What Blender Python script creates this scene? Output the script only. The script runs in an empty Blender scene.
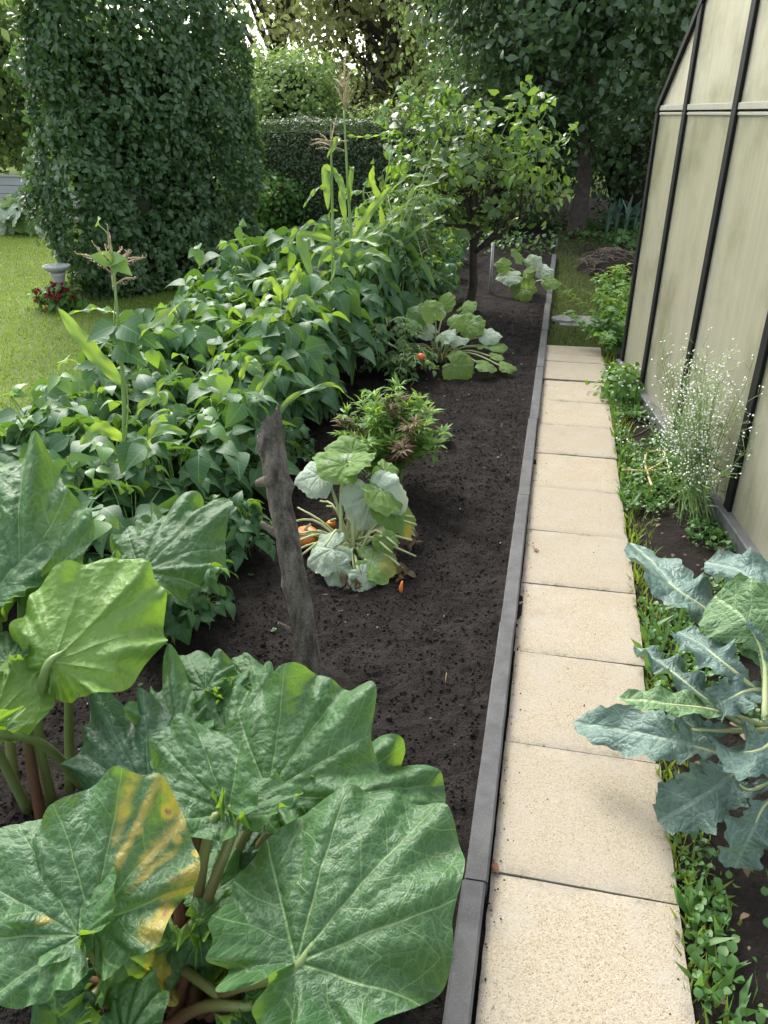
import bpy, math, random
import numpy as np
from mathutils import Vector, Matrix
C = bpy.context.scene
rng = np.random.default_rng(11)
random.seed(11)

# ------------------------------------------------------------------ camera, sky, sun, exposure
EYE = np.array([0, 0, 1.55]); F = 769.0; PIT = math.radians(27.4); YAW = math.radians(12.1)
FW = np.array([-math.sin(YAW)*math.cos(PIT), math.cos(YAW)*math.cos(PIT), -math.sin(PIT)])
RT = np.array([math.cos(YAW), math.sin(YAW), 0]); UP = np.cross(RT, FW)
cam = bpy.data.cameras.new('camera'); cam.sensor_fit = 'VERTICAL'; cam.sensor_height = 24; cam.lens = 24*F/1024
cam.clip_start = .05; cam.clip_end = 400
co = bpy.data.objects.new('camera', cam); C.collection.objects.link(co)
co.matrix_world = Matrix(((RT[0], UP[0], -FW[0], EYE[0]), (RT[1], UP[1], -FW[1], EYE[1]), (RT[2], UP[2], -FW[2], EYE[2]), (0, 0, 0, 1)))
C.camera = co
SUN_EL, SUN_AZ = math.radians(44), math.radians(-38)      # azimuth from +Y towards +X
w = bpy.data.worlds.new('World'); C.world = w; w.use_nodes = True
nt = w.node_tree; bgn = nt.nodes['Background']; sky = nt.nodes.new('ShaderNodeTexSky')
sky.sky_type = 'NISHITA'; sky.sun_disc = False; sky.sun_elevation = SUN_EL; sky.sun_rotation = SUN_AZ
sky.dust_density = 4.0; sky.air_density = 1.0; sky.ozone_density = .6
hs = nt.nodes.new('ShaderNodeHueSaturation'); hs.inputs['Saturation'].default_value = .35
nt.links.new(sky.outputs[0], hs.inputs['Color']); nt.links.new(hs.outputs[0], bgn.inputs[0])
bgn.inputs[1].default_value = .15
sl = bpy.data.lights.new('sun', 'SUN'); sl.energy = .95; sl.angle = math.radians(28); sl.color = (1, .965, .89)
so = bpy.data.objects.new('sun', sl); C.collection.objects.link(so)
sd = Vector((math.sin(SUN_AZ)*math.cos(SUN_EL), math.cos(SUN_AZ)*math.cos(SUN_EL), math.sin(SUN_EL)))
so.rotation_euler = sd.to_track_quat('Z', 'Y').to_euler(); so.location = (-4, 6, 9)
C.view_settings.view_transform = 'Standard'; C.view_settings.look = 'None'
C.view_settings.exposure = 1.75; C.view_settings.gamma = 1; C.view_settings.use_curve_mapping = False
C.cycles.max_bounces = 8; C.cycles.diffuse_bounces = 4; C.cycles.transmission_bounces = 6
C.cycles.sample_clamp_indirect = 4
C.cycles.use_denoising = True

# ------------------------------------------------------------------ small maths
def at(u, v, z=None, y=None):
    d = FW*F + RT*(u-384) + UP*(512-v)
    t = (z-EYE[2])/d[2] if z is not None else y/d[1]
    return EYE + d*t
def nrm(a):
    a = np.asarray(a, float); return a/np.maximum(np.linalg.norm(a, axis=-1, keepdims=True), 1e-9)
def frames(D, Nn):
    D = nrm(D); X = nrm(np.cross(D, Nn)); Z = np.cross(X, D)
    return np.stack([X, D, Z], -1)
def hash3(ix, iy, iz):
    n = (ix*374761393 + iy*668265263 + iz*2147483647) & 0xffffffff
    n = ((n ^ (n >> 13))*1274126177) & 0xffffffff
    return ((n ^ (n >> 16)) & 0xffff)/65535.0
def vnoise(P, scale=1.0, seed=0):
    P = np.asarray(P, float)*scale + seed*17.31
    i = np.floor(P).astype(np.int64); f = P-i; f = f*f*(3-2*f)
    r = 0
    for dx in (0, 1):
        for dy in (0, 1):
            for dz in (0, 1):
                wgt = (f[..., 0] if dx else 1-f[..., 0])*(f[..., 1] if dy else 1-f[..., 1])*(f[..., 2] if dz else 1-f[..., 2])
                r = r + wgt*hash3(i[..., 0]+dx, i[..., 1]+dy, i[..., 2]+dz)
    return r
def fbm(P, scale, octv=3, seed=0):
    a, s, r = 1.0, 0, 0
    for k in range(octv):
        r = r + a*(vnoise(P, scale*2**k, seed+k)-.5); s += a; a *= .5
    return r/s
def spline(pts, n):
    P = np.asarray(pts, float)
    if len(P) == 2: return P[0]+(P[1]-P[0])*np.linspace(0, 1, n)[:, None]
    Q = np.vstack([2*P[0]-P[1], P, 2*P[-1]-P[-2]])
    out = []
    for t in np.linspace(0, len(P)-1-1e-6, n):
        i = int(t); f = t-i; p0, p1, p2, p3 = Q[i:i+4]
        out.append(.5*((2*p1)+(-p0+p2)*f+(2*p0-5*p1+4*p2-p3)*f*f+(-p0+3*p1-3*p2+p3)*f**3))
    return np.array(out)
def rdir(n, up=.0):
    v = rng.normal(size=(n, 3)); v[:, 2] += up; return nrm(v)
def sstep(a, b, x):
    t = np.clip((x-a)/(b-a), 0, 1); return t*t*(3-2*t)

# ------------------------------------------------------------------ mesh builder
class MB:
    def __init__(s): s.V = []; s.F = []; s.A = {'tint': [], 'vein': [], 'age': [], 'leafco': [], 'sec': []}; s.n = 0
    def add(s, V, Fs, tint=0., vein=0., age=0., leafco=None, sec=None):
        V = np.asarray(V, float).reshape(-1, 3); m = len(V)
        s.V.append(V)
        for f in (Fs if isinstance(Fs, list) else [Fs]): s.F.append(np.asarray(f, np.int64)+s.n)
        for k, a in (('tint', tint), ('vein', vein), ('age', age)): s.A[k].append(np.broadcast_to(np.asarray(a, float), (m,)))
        s.A['leafco'].append(np.zeros((m, 3))+[9, 0, 0] if leafco is None else leafco)
        s.A['sec'].append(np.zeros((m, 3)) if sec is None else sec)
        s.n += m
    def inst(s, T, R, O, S, tint=None):
        V, Fq, lc = T; N, m = len(O), len(V)
        S = np.broadcast_to(np.asarray(S, float), (N,))
        W = np.einsum('nij,mj->nmi', R, V)*S[:, None, None]+np.asarray(O)[:, None, :]
        Fx = (Fq[None]+(np.arange(N)*m)[:, None, None]).reshape(-1, Fq.shape[1])
        tint = rng.random(N) if tint is None else np.broadcast_to(tint, (N,))
        s.add(W.reshape(-1, 3), Fx, tint=np.repeat(tint, m), leafco=np.tile(lc, (N, 1)))
    def tube(s, pts, rad, sides=6, tint=0., cap=True, wob=0, tint2=None):
        P = np.asarray(pts, float); n = len(P)
        rad = np.broadcast_to(np.asarray(rad, float), (n,)) if np.ndim(rad) == 0 or len(np.atleast_1d(rad)) == n else np.interp(np.linspace(0, 1, n), np.linspace(0, 1, len(rad)), rad)
        T = nrm(np.gradient(P, axis=0)); u = np.cross(T[0], [0, 0, 1.0])
        if np.linalg.norm(u) < 1e-3: u = np.array([1.0, 0, 0])
        u = nrm(u); rings = []
        a = np.linspace(0, 2*np.pi, sides, endpoint=False)
        for i in range(n):
            u = nrm(u-T[i]*(u@T[i])); b = np.cross(T[i], u)
            r = rad[i]*(1+wob*(rng.random(sides)-.5)) if wob else rad[i]
            rings.append(P[i]+(np.cos(a)*r)[:, None]*u+(np.sin(a)*r)[:, None]*b)
        V = np.vstack(rings); i = np.arange(n-1)[:, None]*sides; j = np.arange(sides)[None]; k = (j+1) % sides
        Fq = np.stack([i+j, i+k, i+sides+k, i+sides+j], -1).reshape(-1, 4)
        tt = tint if tint2 is None else np.repeat(np.linspace(tint, tint2, n), sides)
        Fl = [Fq]
        if cap: Fl += [np.arange(sides)[None, ::-1], (np.arange(sides)+(n-1)*sides)[None]]
        s.add(V, Fl, tint=tt)
    def box(s, lo, hi, R=None, o=(0, 0, 0), tint=0.):
        lo, hi = np.array(lo, float), np.array(hi, float)
        V = np.array([[x, y, z] for z in (lo[2], hi[2]) for y in (lo[1], hi[1]) for x in (lo[0], hi[0])])
        if R is not None: V = V@np.asarray(R).T
        s.add(V+np.array(o), np.array([[0, 2, 3, 1], [4, 5, 7, 6], [0, 1, 5, 4], [2, 6, 7, 3], [0, 4, 6, 2], [1, 3, 7, 5]]), tint=tint)
    def grid(s, P, **k):
        a, b = P.shape[:2]; i = np.arange(a-1)[:, None]*b; j = np.arange(b-1)[None]
        s.add(P.reshape(-1, 3), np.stack([i+j, i+j+1, i+b+j+1, i+b+j], -1).reshape(-1, 4), **k)
    def blob(s, c, r, seed=0, amp=.3, sc=3, n=10, tint=0.):
        th = np.linspace(0, np.pi, n+1)[:, None]; ph = np.linspace(0, 2*np.pi, 2*n+1)[None, :]
        d = np.stack([np.sin(th)*np.cos(ph), np.sin(th)*np.sin(ph), np.cos(th)+0*ph], -1)
        s.grid(np.array(c)+d*np.array(r)*(1+amp*2*fbm(d*1.0+seed, sc, 3))[..., None], tint=tint)
    def build(s, name, mat, parent=None, origin=None, smooth=True, bevel=0):
        if not s.V: return None
        me = bpy.data.meshes.new(name); V = np.vstack(s.V)
        o = np.zeros(3) if origin is None else np.asarray(origin, float)
        if parent is not None and origin is None: o = np.array(parent.matrix_world.translation) if parent.parent is None else np.array(parent['_o'])
        V = V-o
        me.vertices.add(len(V)); me.vertices.foreach_set('co', V.astype(np.float32).ravel())
        ls = np.concatenate([np.full(len(f), f.shape[1]) for f in s.F]); li = np.concatenate([f.ravel() for f in s.F])
        me.loops.add(len(li)); me.loops.foreach_set('vertex_index', li.astype(np.int32))
        me.polygons.add(len(ls)); st = np.concatenate([[0], np.cumsum(ls)[:-1]])
        me.polygons.foreach_set('loop_start', st.astype(np.int32))
        me.polygons.foreach_set('use_smooth', np.full(len(ls), smooth))
        for k in ('tint', 'vein', 'age'):
            a = np.concatenate(s.A[k])
            if k == 'tint' or a.any():
                at_ = me.attributes.new(k, 'FLOAT', 'POINT'); at_.data.foreach_set('value', a.astype(np.float32))
        lc = np.vstack(s.A['leafco'])
        if (lc[:, 0] != 9).any():
            at_ = me.attributes.new('leafco', 'FLOAT_VECTOR', 'POINT'); at_.data.foreach_set('vector', lc.astype(np.float32).ravel())
        lc = np.vstack(s.A['sec'])
        if lc.any():
            at_ = me.attributes.new('sec', 'FLOAT_VECTOR', 'POINT'); at_.data.foreach_set('vector', lc.astype(np.float32).ravel())
        me.update(calc_edges=True); me.validate()
        if mat: me.materials.append(mat)
        ob = bpy.data.objects.new(name, me); C.collection.objects.link(ob)
        if parent is not None:
            ob.parent = parent
            if origin is not None: pass
            ob['_o'] = [float(x) for x in o]
        elif origin is not None: ob.location = o
        if bevel:
            m = ob.modifiers.new('bevel', 'BEVEL'); m.width = bevel; m.segments = 2; m.limit_method = 'ANGLE'
        return ob
def tag(o, label=None, cat=None, group=None, kind=None):
    if label: o['label'] = label
    if cat: o['category'] = cat
    if group: o['group'] = group
    if kind: o['kind'] = kind
    return o
def thing(name, loc, label, cat, group=None):
    o = bpy.data.objects.new(name, None); C.collection.objects.link(o); o.location = [float(x) for x in loc]; o.empty_display_size = .1
    o.matrix_world = Matrix.Translation(o.location)
    return tag(o, label, cat, group)
def dup(root, loc, rz=0, sc=1.0, label=None):
    r = root.copy(); C.collection.objects.link(r); r.location = [float(x) for x in loc]; r.rotation_euler = (0, 0, rz); r.scale = (sc, sc, sc)
    if label: r['label'] = label
    for ch in list(root.children):
        c = ch.copy(); C.collection.objects.link(c); c.parent = r
        for g in list(ch.children):
            d = g.copy(); C.collection.objects.link(d); d.parent = c
    return r

# ------------------------------------------------------------------ materials
class NT:
    def __init__(s, name):
        s.m = bpy.data.materials.new(name); s.m.use_nodes = True; s.t = s.m.node_tree; s.p = s.t.nodes['Principled BSDF']; s.out = s.t.nodes['Material Output']
    def n(s, ty, **k):
        nd = s.t.nodes.new('ShaderNode'+ty)
        for a, b in k.items(): setattr(nd, a, b)
        return nd
    def put(s, sock, v):
        if hasattr(v, 'bl_idname') or isinstance(v, bpy.types.NodeSocket): s.t.links.new(v, sock)
        elif isinstance(v, (tuple, list)) and len(v) == 3 and sock.type == 'RGBA': sock.default_value = (*v, 1)
        else: sock.default_value = v
    def mix(s, f, a, b, mode='MIX'):
        nd = s.n('Mix', data_type='RGBA', blend_type=mode); s.put(nd.inputs[0], f); s.put(nd.inputs[6], a); s.put(nd.inputs[7], b); return nd.outputs[2]
    def math(s, op, a, b=0., c=0.):
        nd = s.n('Math', operation=op); s.put(nd.inputs[0], a); s.put(nd.inputs[1], b); s.put(nd.inputs[2], c); return nd.outputs[0]
    def rng(s, v, a, b, c=0., d=1.):
        nd = s.n('MapRange', interpolation_type='SMOOTHSTEP'); s.put(nd.inputs[0], v)
        for i, q in enumerate((a, b, c, d)): nd.inputs[1+i].default_value = q
        return nd.outputs[0]
    def co(s, kind='Object'): return s.n('TexCoord').outputs[kind]
    def map(s, v, sc):
        nd = s.n('Mapping'); s.put(nd.inputs[0], v); nd.inputs['Scale'].default_value = sc; return nd.outputs[0]
    def noise(s, scale, det=3, rough=.55, vec=None):
        nd = s.n('TexNoise'); nd.inputs['Scale'].default_value = scale; nd.inputs['Detail'].default_value = det; nd.inputs['Roughness'].default_value = rough
        s.put(nd.inputs['Vector'], vec if vec is not None else s.co()); return nd.outputs[0]
    def vor(s, scale, out='Distance', vec=None, feat='F1'):
        nd = s.n('TexVoronoi', feature=feat); nd.inputs['Scale'].default_value = scale
        s.put(nd.inputs['Vector'], vec if vec is not None else s.co()); return nd.outputs[out]
    def attr(s, name, out='Fac'): return s.n('Attribute', attribute_name=name).outputs[out]
    def objrand(s): return s.n('ObjectInfo').outputs['Random']
    def bump(s, h, strength=.3, dist=.01):
        nd = s.n('Bump'); nd.inputs['Strength'].default_value = strength; nd.inputs['Distance'].default_value = dist; s.put(nd.inputs['Height'], h); return nd.outputs[0]
    def set(s, **k):
        for a, v in k.items(): s.put(s.p.inputs[a.replace('_', ' ')], v)
        return s.m

PALM = [0]+[s*a for a in (30, 64) for s in (1, -1)]
def palm_veins(t):
    """vein network of a fan shaped leaf from its flat leaf coordinates: colour weight and relief height"""
    P = t.attr('leafco', 'Vector'); nz = t.n('TexNoise'); nz.inputs['Scale'].default_value = 3.; nz.inputs['Detail'].default_value = 1; t.put(nz.inputs['Vector'], P)
    ad = t.n('VectorMath', operation='MULTIPLY_ADD'); t.put(ad.inputs[0], nz.outputs['Color']); ad.inputs[1].default_value = (.05, .05, 0); t.put(ad.inputs[2], P); Q = ad.outputs[0]
    sp_ = t.n('VectorMath', operation='SUBTRACT'); t.put(sp_.inputs[0], Q); sp_.inputs[1].default_value = (.025, .025, 0); Q = sp_.outputs[0]
    ln = t.n('VectorMath', operation='LENGTH'); t.put(ln.inputs[0], P); R = ln.outputs['Value']
    wid = t.math('MULTIPLY_ADD', R, -.0058, .0088); vv = None
    for a in PALM:
        a = math.radians(a); d1 = t.n('VectorMath', operation='DOT_PRODUCT'); t.put(d1.inputs[0], Q); d1.inputs[1].default_value = (math.cos(a), -math.sin(a), 0)
        d2 = t.n('VectorMath', operation='DOT_PRODUCT'); t.put(d2.inputs[0], Q); d2.inputs[1].default_value = (math.sin(a), math.cos(a), 0)
        r = t.math('DIVIDE', t.math('ABSOLUTE', d1.outputs['Value']), wid); k = t.math('MULTIPLY', t.rng(r, .5, 1.25, 1, 0), t.math('GREATER_THAN', d2.outputs['Value'], 0.))
        vv = k if vv is None else t.math('MAXIMUM', vv, k)
    sx = t.n('SeparateXYZ'); t.put(sx.inputs[0], t.attr('sec', 'Vector')); aa, bb, sd = sx.outputs
    e = t.math('MULTIPLY', t.math('ADD', t.math('SUBTRACT', aa, t.math('MULTIPLY', bb, t.math('MULTIPLY_ADD', bb, .5, .8))), t.math('MULTIPLY', nz.outputs[0], .16)), 5.2)
    fr = t.math('FRACT', t.math('MULTIPLY_ADD', sd, .41, e)); ds = t.math('ABSOLUTE', t.math('SUBTRACT', fr, .5))
    s2 = t.math('MULTIPLY', t.rng(ds, .010, .030, .75, 0), t.rng(bb, .01, .03)); vv = t.math('MAXIMUM', vv, s2)
    v1 = t.n('TexVoronoi', feature='DISTANCE_TO_EDGE'); v1.inputs['Scale'].default_value = 15; t.put(v1.inputs['Vector'], Q)
    v2 = t.n('TexVoronoi', feature='DISTANCE_TO_EDGE'); v2.inputs['Scale'].default_value = 42; t.put(v2.inputs['Vector'], Q)
    t1 = t.rng(v1.outputs[0], .015, .07, .34, 0); vv = t.math('MAXIMUM', vv, t1); vv = t.math('MAXIMUM', vv, t.rng(v2.outputs[0], .02, .12, .14, 0))
    hgt = t.math('SUBTRACT', t.math('ADD', t.math('MULTIPLY', t.rng(v1.outputs[0], 0, .35), .9), t.math('MULTIPLY', t.rng(v2.outputs[0], 0, .3), .35)), vv)
    return vv, hgt
def leafmat(name, c1, c2, tc, tf=.35, rough=.45, spec=.5, vein=None, mode=None, age=None, under=None, mottle=None, bump=None, sway=.6, nsc=6):
    """green leaf: two greens mixed by leaf, thin and translucent, with veins, spots and paler underside"""
    t = NT(name)
    f = t.math('ADD', t.math('MULTIPLY', t.attr('tint'), sway), t.math('MULTIPLY', t.noise(nsc, 2), 1-sway))
    col = t.mix(f, c1, c2); trc = tc
    if mottle:      # mildew, bloom
        mc, lo, hi, msc = mottle
        col = t.mix(t.rng(t.noise(msc, 5, .65), lo, hi), col, mc)
    if vein:
        vc, vs = vein
        if mode == 'attr': vv, vh = palm_veins(t)
        else:
            sx = t.n('SeparateXYZ'); t.put(sx.inputs[0], t.attr('leafco', 'Vector'))
            ax = t.math('ABSOLUTE', sx.outputs[0]); fr = t.math('FRACT', t.math('MULTIPLY', t.math('SUBTRACT', sx.outputs[1], t.math('MULTIPLY', ax, .75)), 7.))
            side = t.rng(t.math('ABSOLUTE', t.math('SUBTRACT', fr, .5)), .02, .07, .6, 0.)
            mid = t.rng(ax, .006, .018, 1., 0.); vv = t.math('MAXIMUM', mid, side)
            if bump:
                v1 = t.n('TexVoronoi', feature='DISTANCE_TO_EDGE'); v1.inputs['Scale'].default_value = 17; t.put(v1.inputs['Vector'], t.attr('leafco', 'Vector'))
                v2 = t.n('TexVoronoi', feature='DISTANCE_TO_EDGE'); v2.inputs['Scale'].default_value = 44; t.put(v2.inputs['Vector'], t.attr('leafco', 'Vector'))
                vv = t.math('MAXIMUM', vv, t.rng(v1.outputs[0], .015, .08, .35, 0)); vv = t.math('MAXIMUM', vv, t.rng(v2.outputs[0], .02, .12, .15, 0))
                vh = t.math('SUBTRACT', t.math('ADD', t.rng(v1.outputs[0], 0, .35), t.math('MULTIPLY', t.rng(v2.outputs[0], 0, .3), .35)), vv)
        col = t.mix(t.math('MULTIPLY', vv, vs), col, vc)
    if age:
        ag = t.math('ADD', t.attr('age'), t.math('MULTIPLY', t.math('SUBTRACT', t.noise(28, 5, .65), .5), .9))
        yl = t.rng(t.math('SUBTRACT', ag, t.math('MULTIPLY', t.noise(9, 3), .22)), .14, .60); br = t.rng(ag, .82, 1.02)
        col = t.mix(yl, col, t.mix(t.noise(60, 4, .7), age[0], tuple(x*.62 for x in age[0]))); col = t.mix(br, col, t.mix(t.noise(90, 3), age[1], tuple(x*2. for x in age[1])))
        trc = t.mix(yl, tc, (.55, .45, .03)); trc = t.mix(br, trc, (.2, .1, .03))
    if under:
        col = t.mix(t.math('MULTIPLY', t.n('NewGeometry').outputs['Backfacing'], .8), col, under)
    t.set(Base_Color=col, Roughness=rough)
    t.p.inputs['Specular IOR Level'].default_value = spec
    if bump and mode == 'strip': t.put(t.p.inputs['Normal'], t.bump(t.math('ADD', vh, t.math('MULTIPLY', t.noise(bump[0], 3), .5)), bump[1], .010))
    elif bump:
        b = t.bump(t.math('ADD', vh, t.math('MULTIPLY', t.noise(bump[0], 3), .5)), bump[1], .012); t.put(t.p.inputs['Normal'], b)
    tr = t.n('BsdfTranslucent'); t.put(tr.inputs[0], trc)
    mx = t.n('MixShader'); mx.inputs[0].default_value = tf
    t.t.links.new(t.p.outputs[0], mx.inputs[1]); t.t.links.new(tr.outputs[0], mx.inputs[2]); t.t.links.new(mx.outputs[0], t.out.inputs[0])
    return t.m
M = {}
M['rhubarb'] = leafmat('rhubarb_leaf', (.030, .088, .036), (.054, .138, .05), (.28, .48, .03), .29, .46, .42, vein=((.22, .33, .14), .7), mode='attr',
                       age=((.40, .34, .08), (.20, .12, .07)), under=(.17, .30, .06), bump=(150, .24), sway=.6, nsc=14)
M['rhubarb_dark'] = leafmat('rhubarb_leaf_dark', (.02, .07, .035), (.03, .095, .04), (.14, .27, .03), .25, .4, .5, vein=((.14, .24, .10), .7), mode='attr', bump=(150, .24))
M['squash'] = leafmat('squash_leaf', (.10, .21, .045), (.18, .29, .07), (.35, .5, .06), .35, .6, .3, vein=((.32, .42, .22), .6), mode='attr',
                      mottle=((.36, .44, .33), .56, .70, 9), age=((.45, .40, .10), (.25, .17, .09)), under=(.25, .34, .17), bump=(150, .3))
M['mildew'] = leafmat('mildewed_squash_leaf', (.30, .40, .29), (.42, .51, .41), (.4, .45, .25), .25, .7, .2, vein=((.52, .58, .45), .6), mode='attr',
                      mottle=((.16, .26, .10), .52, .68, 7), age=((.42, .38, .16), (.28, .22, .13)), under=(.34, .40, .24), bump=(150, .3))
M['kale'] = leafmat('broccoli_leaf', (.068, .13, .108), (.118, .187, .163), (.15, .25, .11), .2, .5, .45, vein=((.24, .33, .26), .55), mode='strip', under=(.17, .26, .17), bump=(110, .38), sway=.5)
M['kale_green'] = leafmat('broccoli_leaf_green', (.065, .14, .055), (.085, .17, .07), (.2, .35, .06), .25, .5, .4, vein=((.32, .44, .22), .7), mode='strip', under=(.15, .25, .08), bump=(110, .38))
M['bean'] = leafmat('bean_leaf', (.026, .08, .036), (.058, .14, .055), (.20, .40, .03), .21, .5, .28, vein=((.18, .31, .12), .7), mode='strip', under=(.15, .25, .10))
M['bean_lit'] = leafmat('lit_bean_leaf', (.07, .175, .045), (.11, .23, .06), (.32, .52, .04), .30, .42, .5, vein=((.22, .37, .10), .5), mode='strip', under=(.2, .33, .1))  # lighter copy of the bean leaf, with sunlight put into its colour
M['corn'] = leafmat('corn_leaf', (.08, .19, .06), (.13, .27, .08), (.35, .5, .05), .4, .42, .5, under=(.14, .25, .08))
M['hedge'] = leafmat('hedge_leaf', (.024, .07, .026), (.09, .17, .06), (.15, .28, .05), .25, .4, .55, nsc=1.3)
M['backhedge'] = leafmat('clipped_hedge_leaf', (.03, .06, .025), (.065, .11, .04), (.1, .18, .04), .2, .5, .4)
M['dark_tree'] = leafmat('dark_tree_leaf', (.035, .075, .035), (.075, .135, .06), (.16, .28, .08), .3, .4, .6)
M['beech'] = leafmat('brown_green_leaf', (.10, .145, .06), (.20, .16, .085), (.36, .42, .15), .5, .5, .3)
M['green_tree'] = leafmat('mid_green_leaf', (.08, .13, .045), (.15, .21, .08), (.36, .5, .14), .48, .5, .3)
M['pale_tree'] = leafmat('pale_green_leaf', (.13, .22, .07), (.2, .3, .1), (.3, .45, .1), .35, .5, .3)
M['fruit'] = leafmat('fruit_tree_leaf', (.045, .10, .032), (.105, .17, .05), (.26, .42, .05), .27, .42, .5)
M['shrub'] = leafmat('shrub_leaf', (.05, .13, .03), (.1, .22, .05), (.22, .4, .05), .35, .45, .4)
M['marigold'] = leafmat('feathery_leaf', (.10, .22, .05), (.18, .32, .08), (.38, .55, .06), .4, .5, .3)
M['dry_leaf'] = leafmat('withered_leaf', (.13, .095, .06), (.22, .17, .11), (.2, .14, .07), .3, .7, .2)
M['tomato_leaf'] = leafmat('tomato_leaf', (.07, .15, .06), (.12, .22, .09), (.28, .42, .07), .35, .5, .3)
M['weed'] = leafmat('weed_leaf', (.04, .11, .03), (.09, .19, .05), (.2, .38, .05), .3, .45, .4)
M['grass'] = leafmat('grass_blade', (.10, .165, .025), (.18, .25, .04), (.32, .44, .05), .35, .5, .3)
M['grass_worn'] = leafmat('worn_grass_blade', (.08, .12, .035), (.16, .19, .07), (.16, .22, .05), .3, .55, .3)
M['leek'] = leafmat('leek_leaf', (.10, .20, .16), (.16, .27, .21), (.2, .3, .12), .25, .45, .4)
def simple(name, c1, c2, sc=20, rough=.7, bump=None, tintmix=0, spec=.3):
    t = NT(name); f = t.noise(sc, 4, .6)
    if tintmix: f = t.math('ADD', t.math('MULTIPLY', f, 1-tintmix), t.math('MULTIPLY', t.attr('tint'), tintmix))
    t.set(Base_Color=t.mix(t.rng(f, .2, .8), c1, c2), Roughness=rough); t.p.inputs['Specular IOR Level'].default_value = spec
    if bump: t.put(t.p.inputs['Normal'], t.bump(t.noise(bump[0], 4, .65), bump[1], bump[2]))
    return t.m
M['petiole'] = simple('rhubarb_stalk', (.11, .055, .032), (.15, .22, .07), 3, .4, (90, .2, .004), .9, .4)
M['greenstem'] = simple('green_stem', (.15, .27, .08), (.26, .37, .13), 10, .5)
M['palestem'] = simple('pale_stem', (.30, .36, .17), (.42, .46, .24), 10, .6)
M['drystem'] = simple('dry_stalk', (.30, .22, .12), (.48, .38, .22), 25, .8)
M['tassel'] = simple('corn_tassel', (.36, .27, .18), (.5, .4, .28), 40, .8)
M['bark'] = simple('dark_bark', (.03, .025, .02), (.075, .062, .05), 18, .9, (40, .8, .02))
M['twig'] = simple('grey_twig', (.13, .10, .08), (.25, .2, .16), 20, .9)
M['orange'] = simple('orange_rind', (.62, .16, .03), (.78, .25, .05), 6, .4)
M['red'] = simple('red_fruit', (.55, .06, .03), (.7, .2, .05), 8, .3, spec=.5)
M['white_flower'] = simple('white_petal', (.75, .75, .68), (.85, .85, .8), 30, .7)
M['brown_leaf'] = simple('brown_leaf', (.09, .035, .02), (.20, .085, .045), 40, .7)
M['red_flower'] = simple('red_petal', (.13, .012, .018), (.26, .03, .035), 30, .7)
M['yellow_flower'] = simple('yellow_petal', (.7, .4, .03), (.8, .5, .05), 30, .7)
M['stone'] = simple('pale_stone', (.28, .29, .28), (.42, .43, .42), 14, .8, (60, .4, .01))
M['rail'] = simple('pale_rail', (.24, .24, .20), (.30, .30, .25), 9, .5)
M['metal'] = simple('galvanised_metal', (.30, .31, .31), (.40, .41, .41), 30, .5)
M['black'] = simple('black_paint', (.006, .007, .007), (.012, .013, .013), 12, .55, spec=.2)
M['slate'] = simple('dark_grey_concrete', (.10, .105, .105), (.17, .175, .17), 16, .85, (80, .3, .005))
M['alu'] = simple('weathered_sill', (.07, .073, .073), (.13, .135, .135), 9, .5)
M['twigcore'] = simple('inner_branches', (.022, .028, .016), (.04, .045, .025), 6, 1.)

def soil_mat(name, dark, light, litter):
    t = NT(name); c = t.mix(t.rng(t.noise(9, 5, .6), .3, .75), dark, light)
    c = t.mix(t.math('MULTIPLY', t.attr('tint'), .7), c, tuple(1.5*x for x in light))
    sp = t.rng(t.vor(75), .0, .09, 1, 0); sp = t.math('MULTIPLY', sp, t.rng(t.noise(30, 2), .55, .7))
    c = t.mix(t.math('MULTIPLY', sp, .5), c, litter)
    t.set(Base_Color=c, Roughness=.95, Normal=t.bump(t.math('ADD', t.noise(150, 4, .7), t.math('MULTIPLY', t.noise(48, 3, .6), 1.5)), 1., .014)); t.p.inputs['Specular IOR Level'].default_value = .15
    return t.m
M['soil'] = soil_mat('dark_soil', (.014, .0115, .0103), (.033, .0278, .0248), (.12, .10, .085))
M['soil2'] = soil_mat('soil_with_litter', (.016, .013, .011), (.036, .029, .024), (.13, .11, .08))
def lawn_mat():
    t = NT('lawn_turf'); c = t.mix(t.rng(t.noise(1.6, 4, .6), .3, .7), (.08, .125, .02), (.14, .19, .035))
    c = t.mix(t.rng(t.noise(60, 4, .7), .35, .7), c, (.08, .12, .028)); c = t.mix(t.rng(t.noise(.7, 3), .55, .75, 0, .5), c, (.12, .12, .05))
    t.set(Base_Color=c, Roughness=.9, Normal=t.bump(t.noise(120, 3), .7, .02)); t.p.inputs['Specular IOR Level'].default_value = .2
    return t.m
M['lawn'] = lawn_mat()
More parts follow.
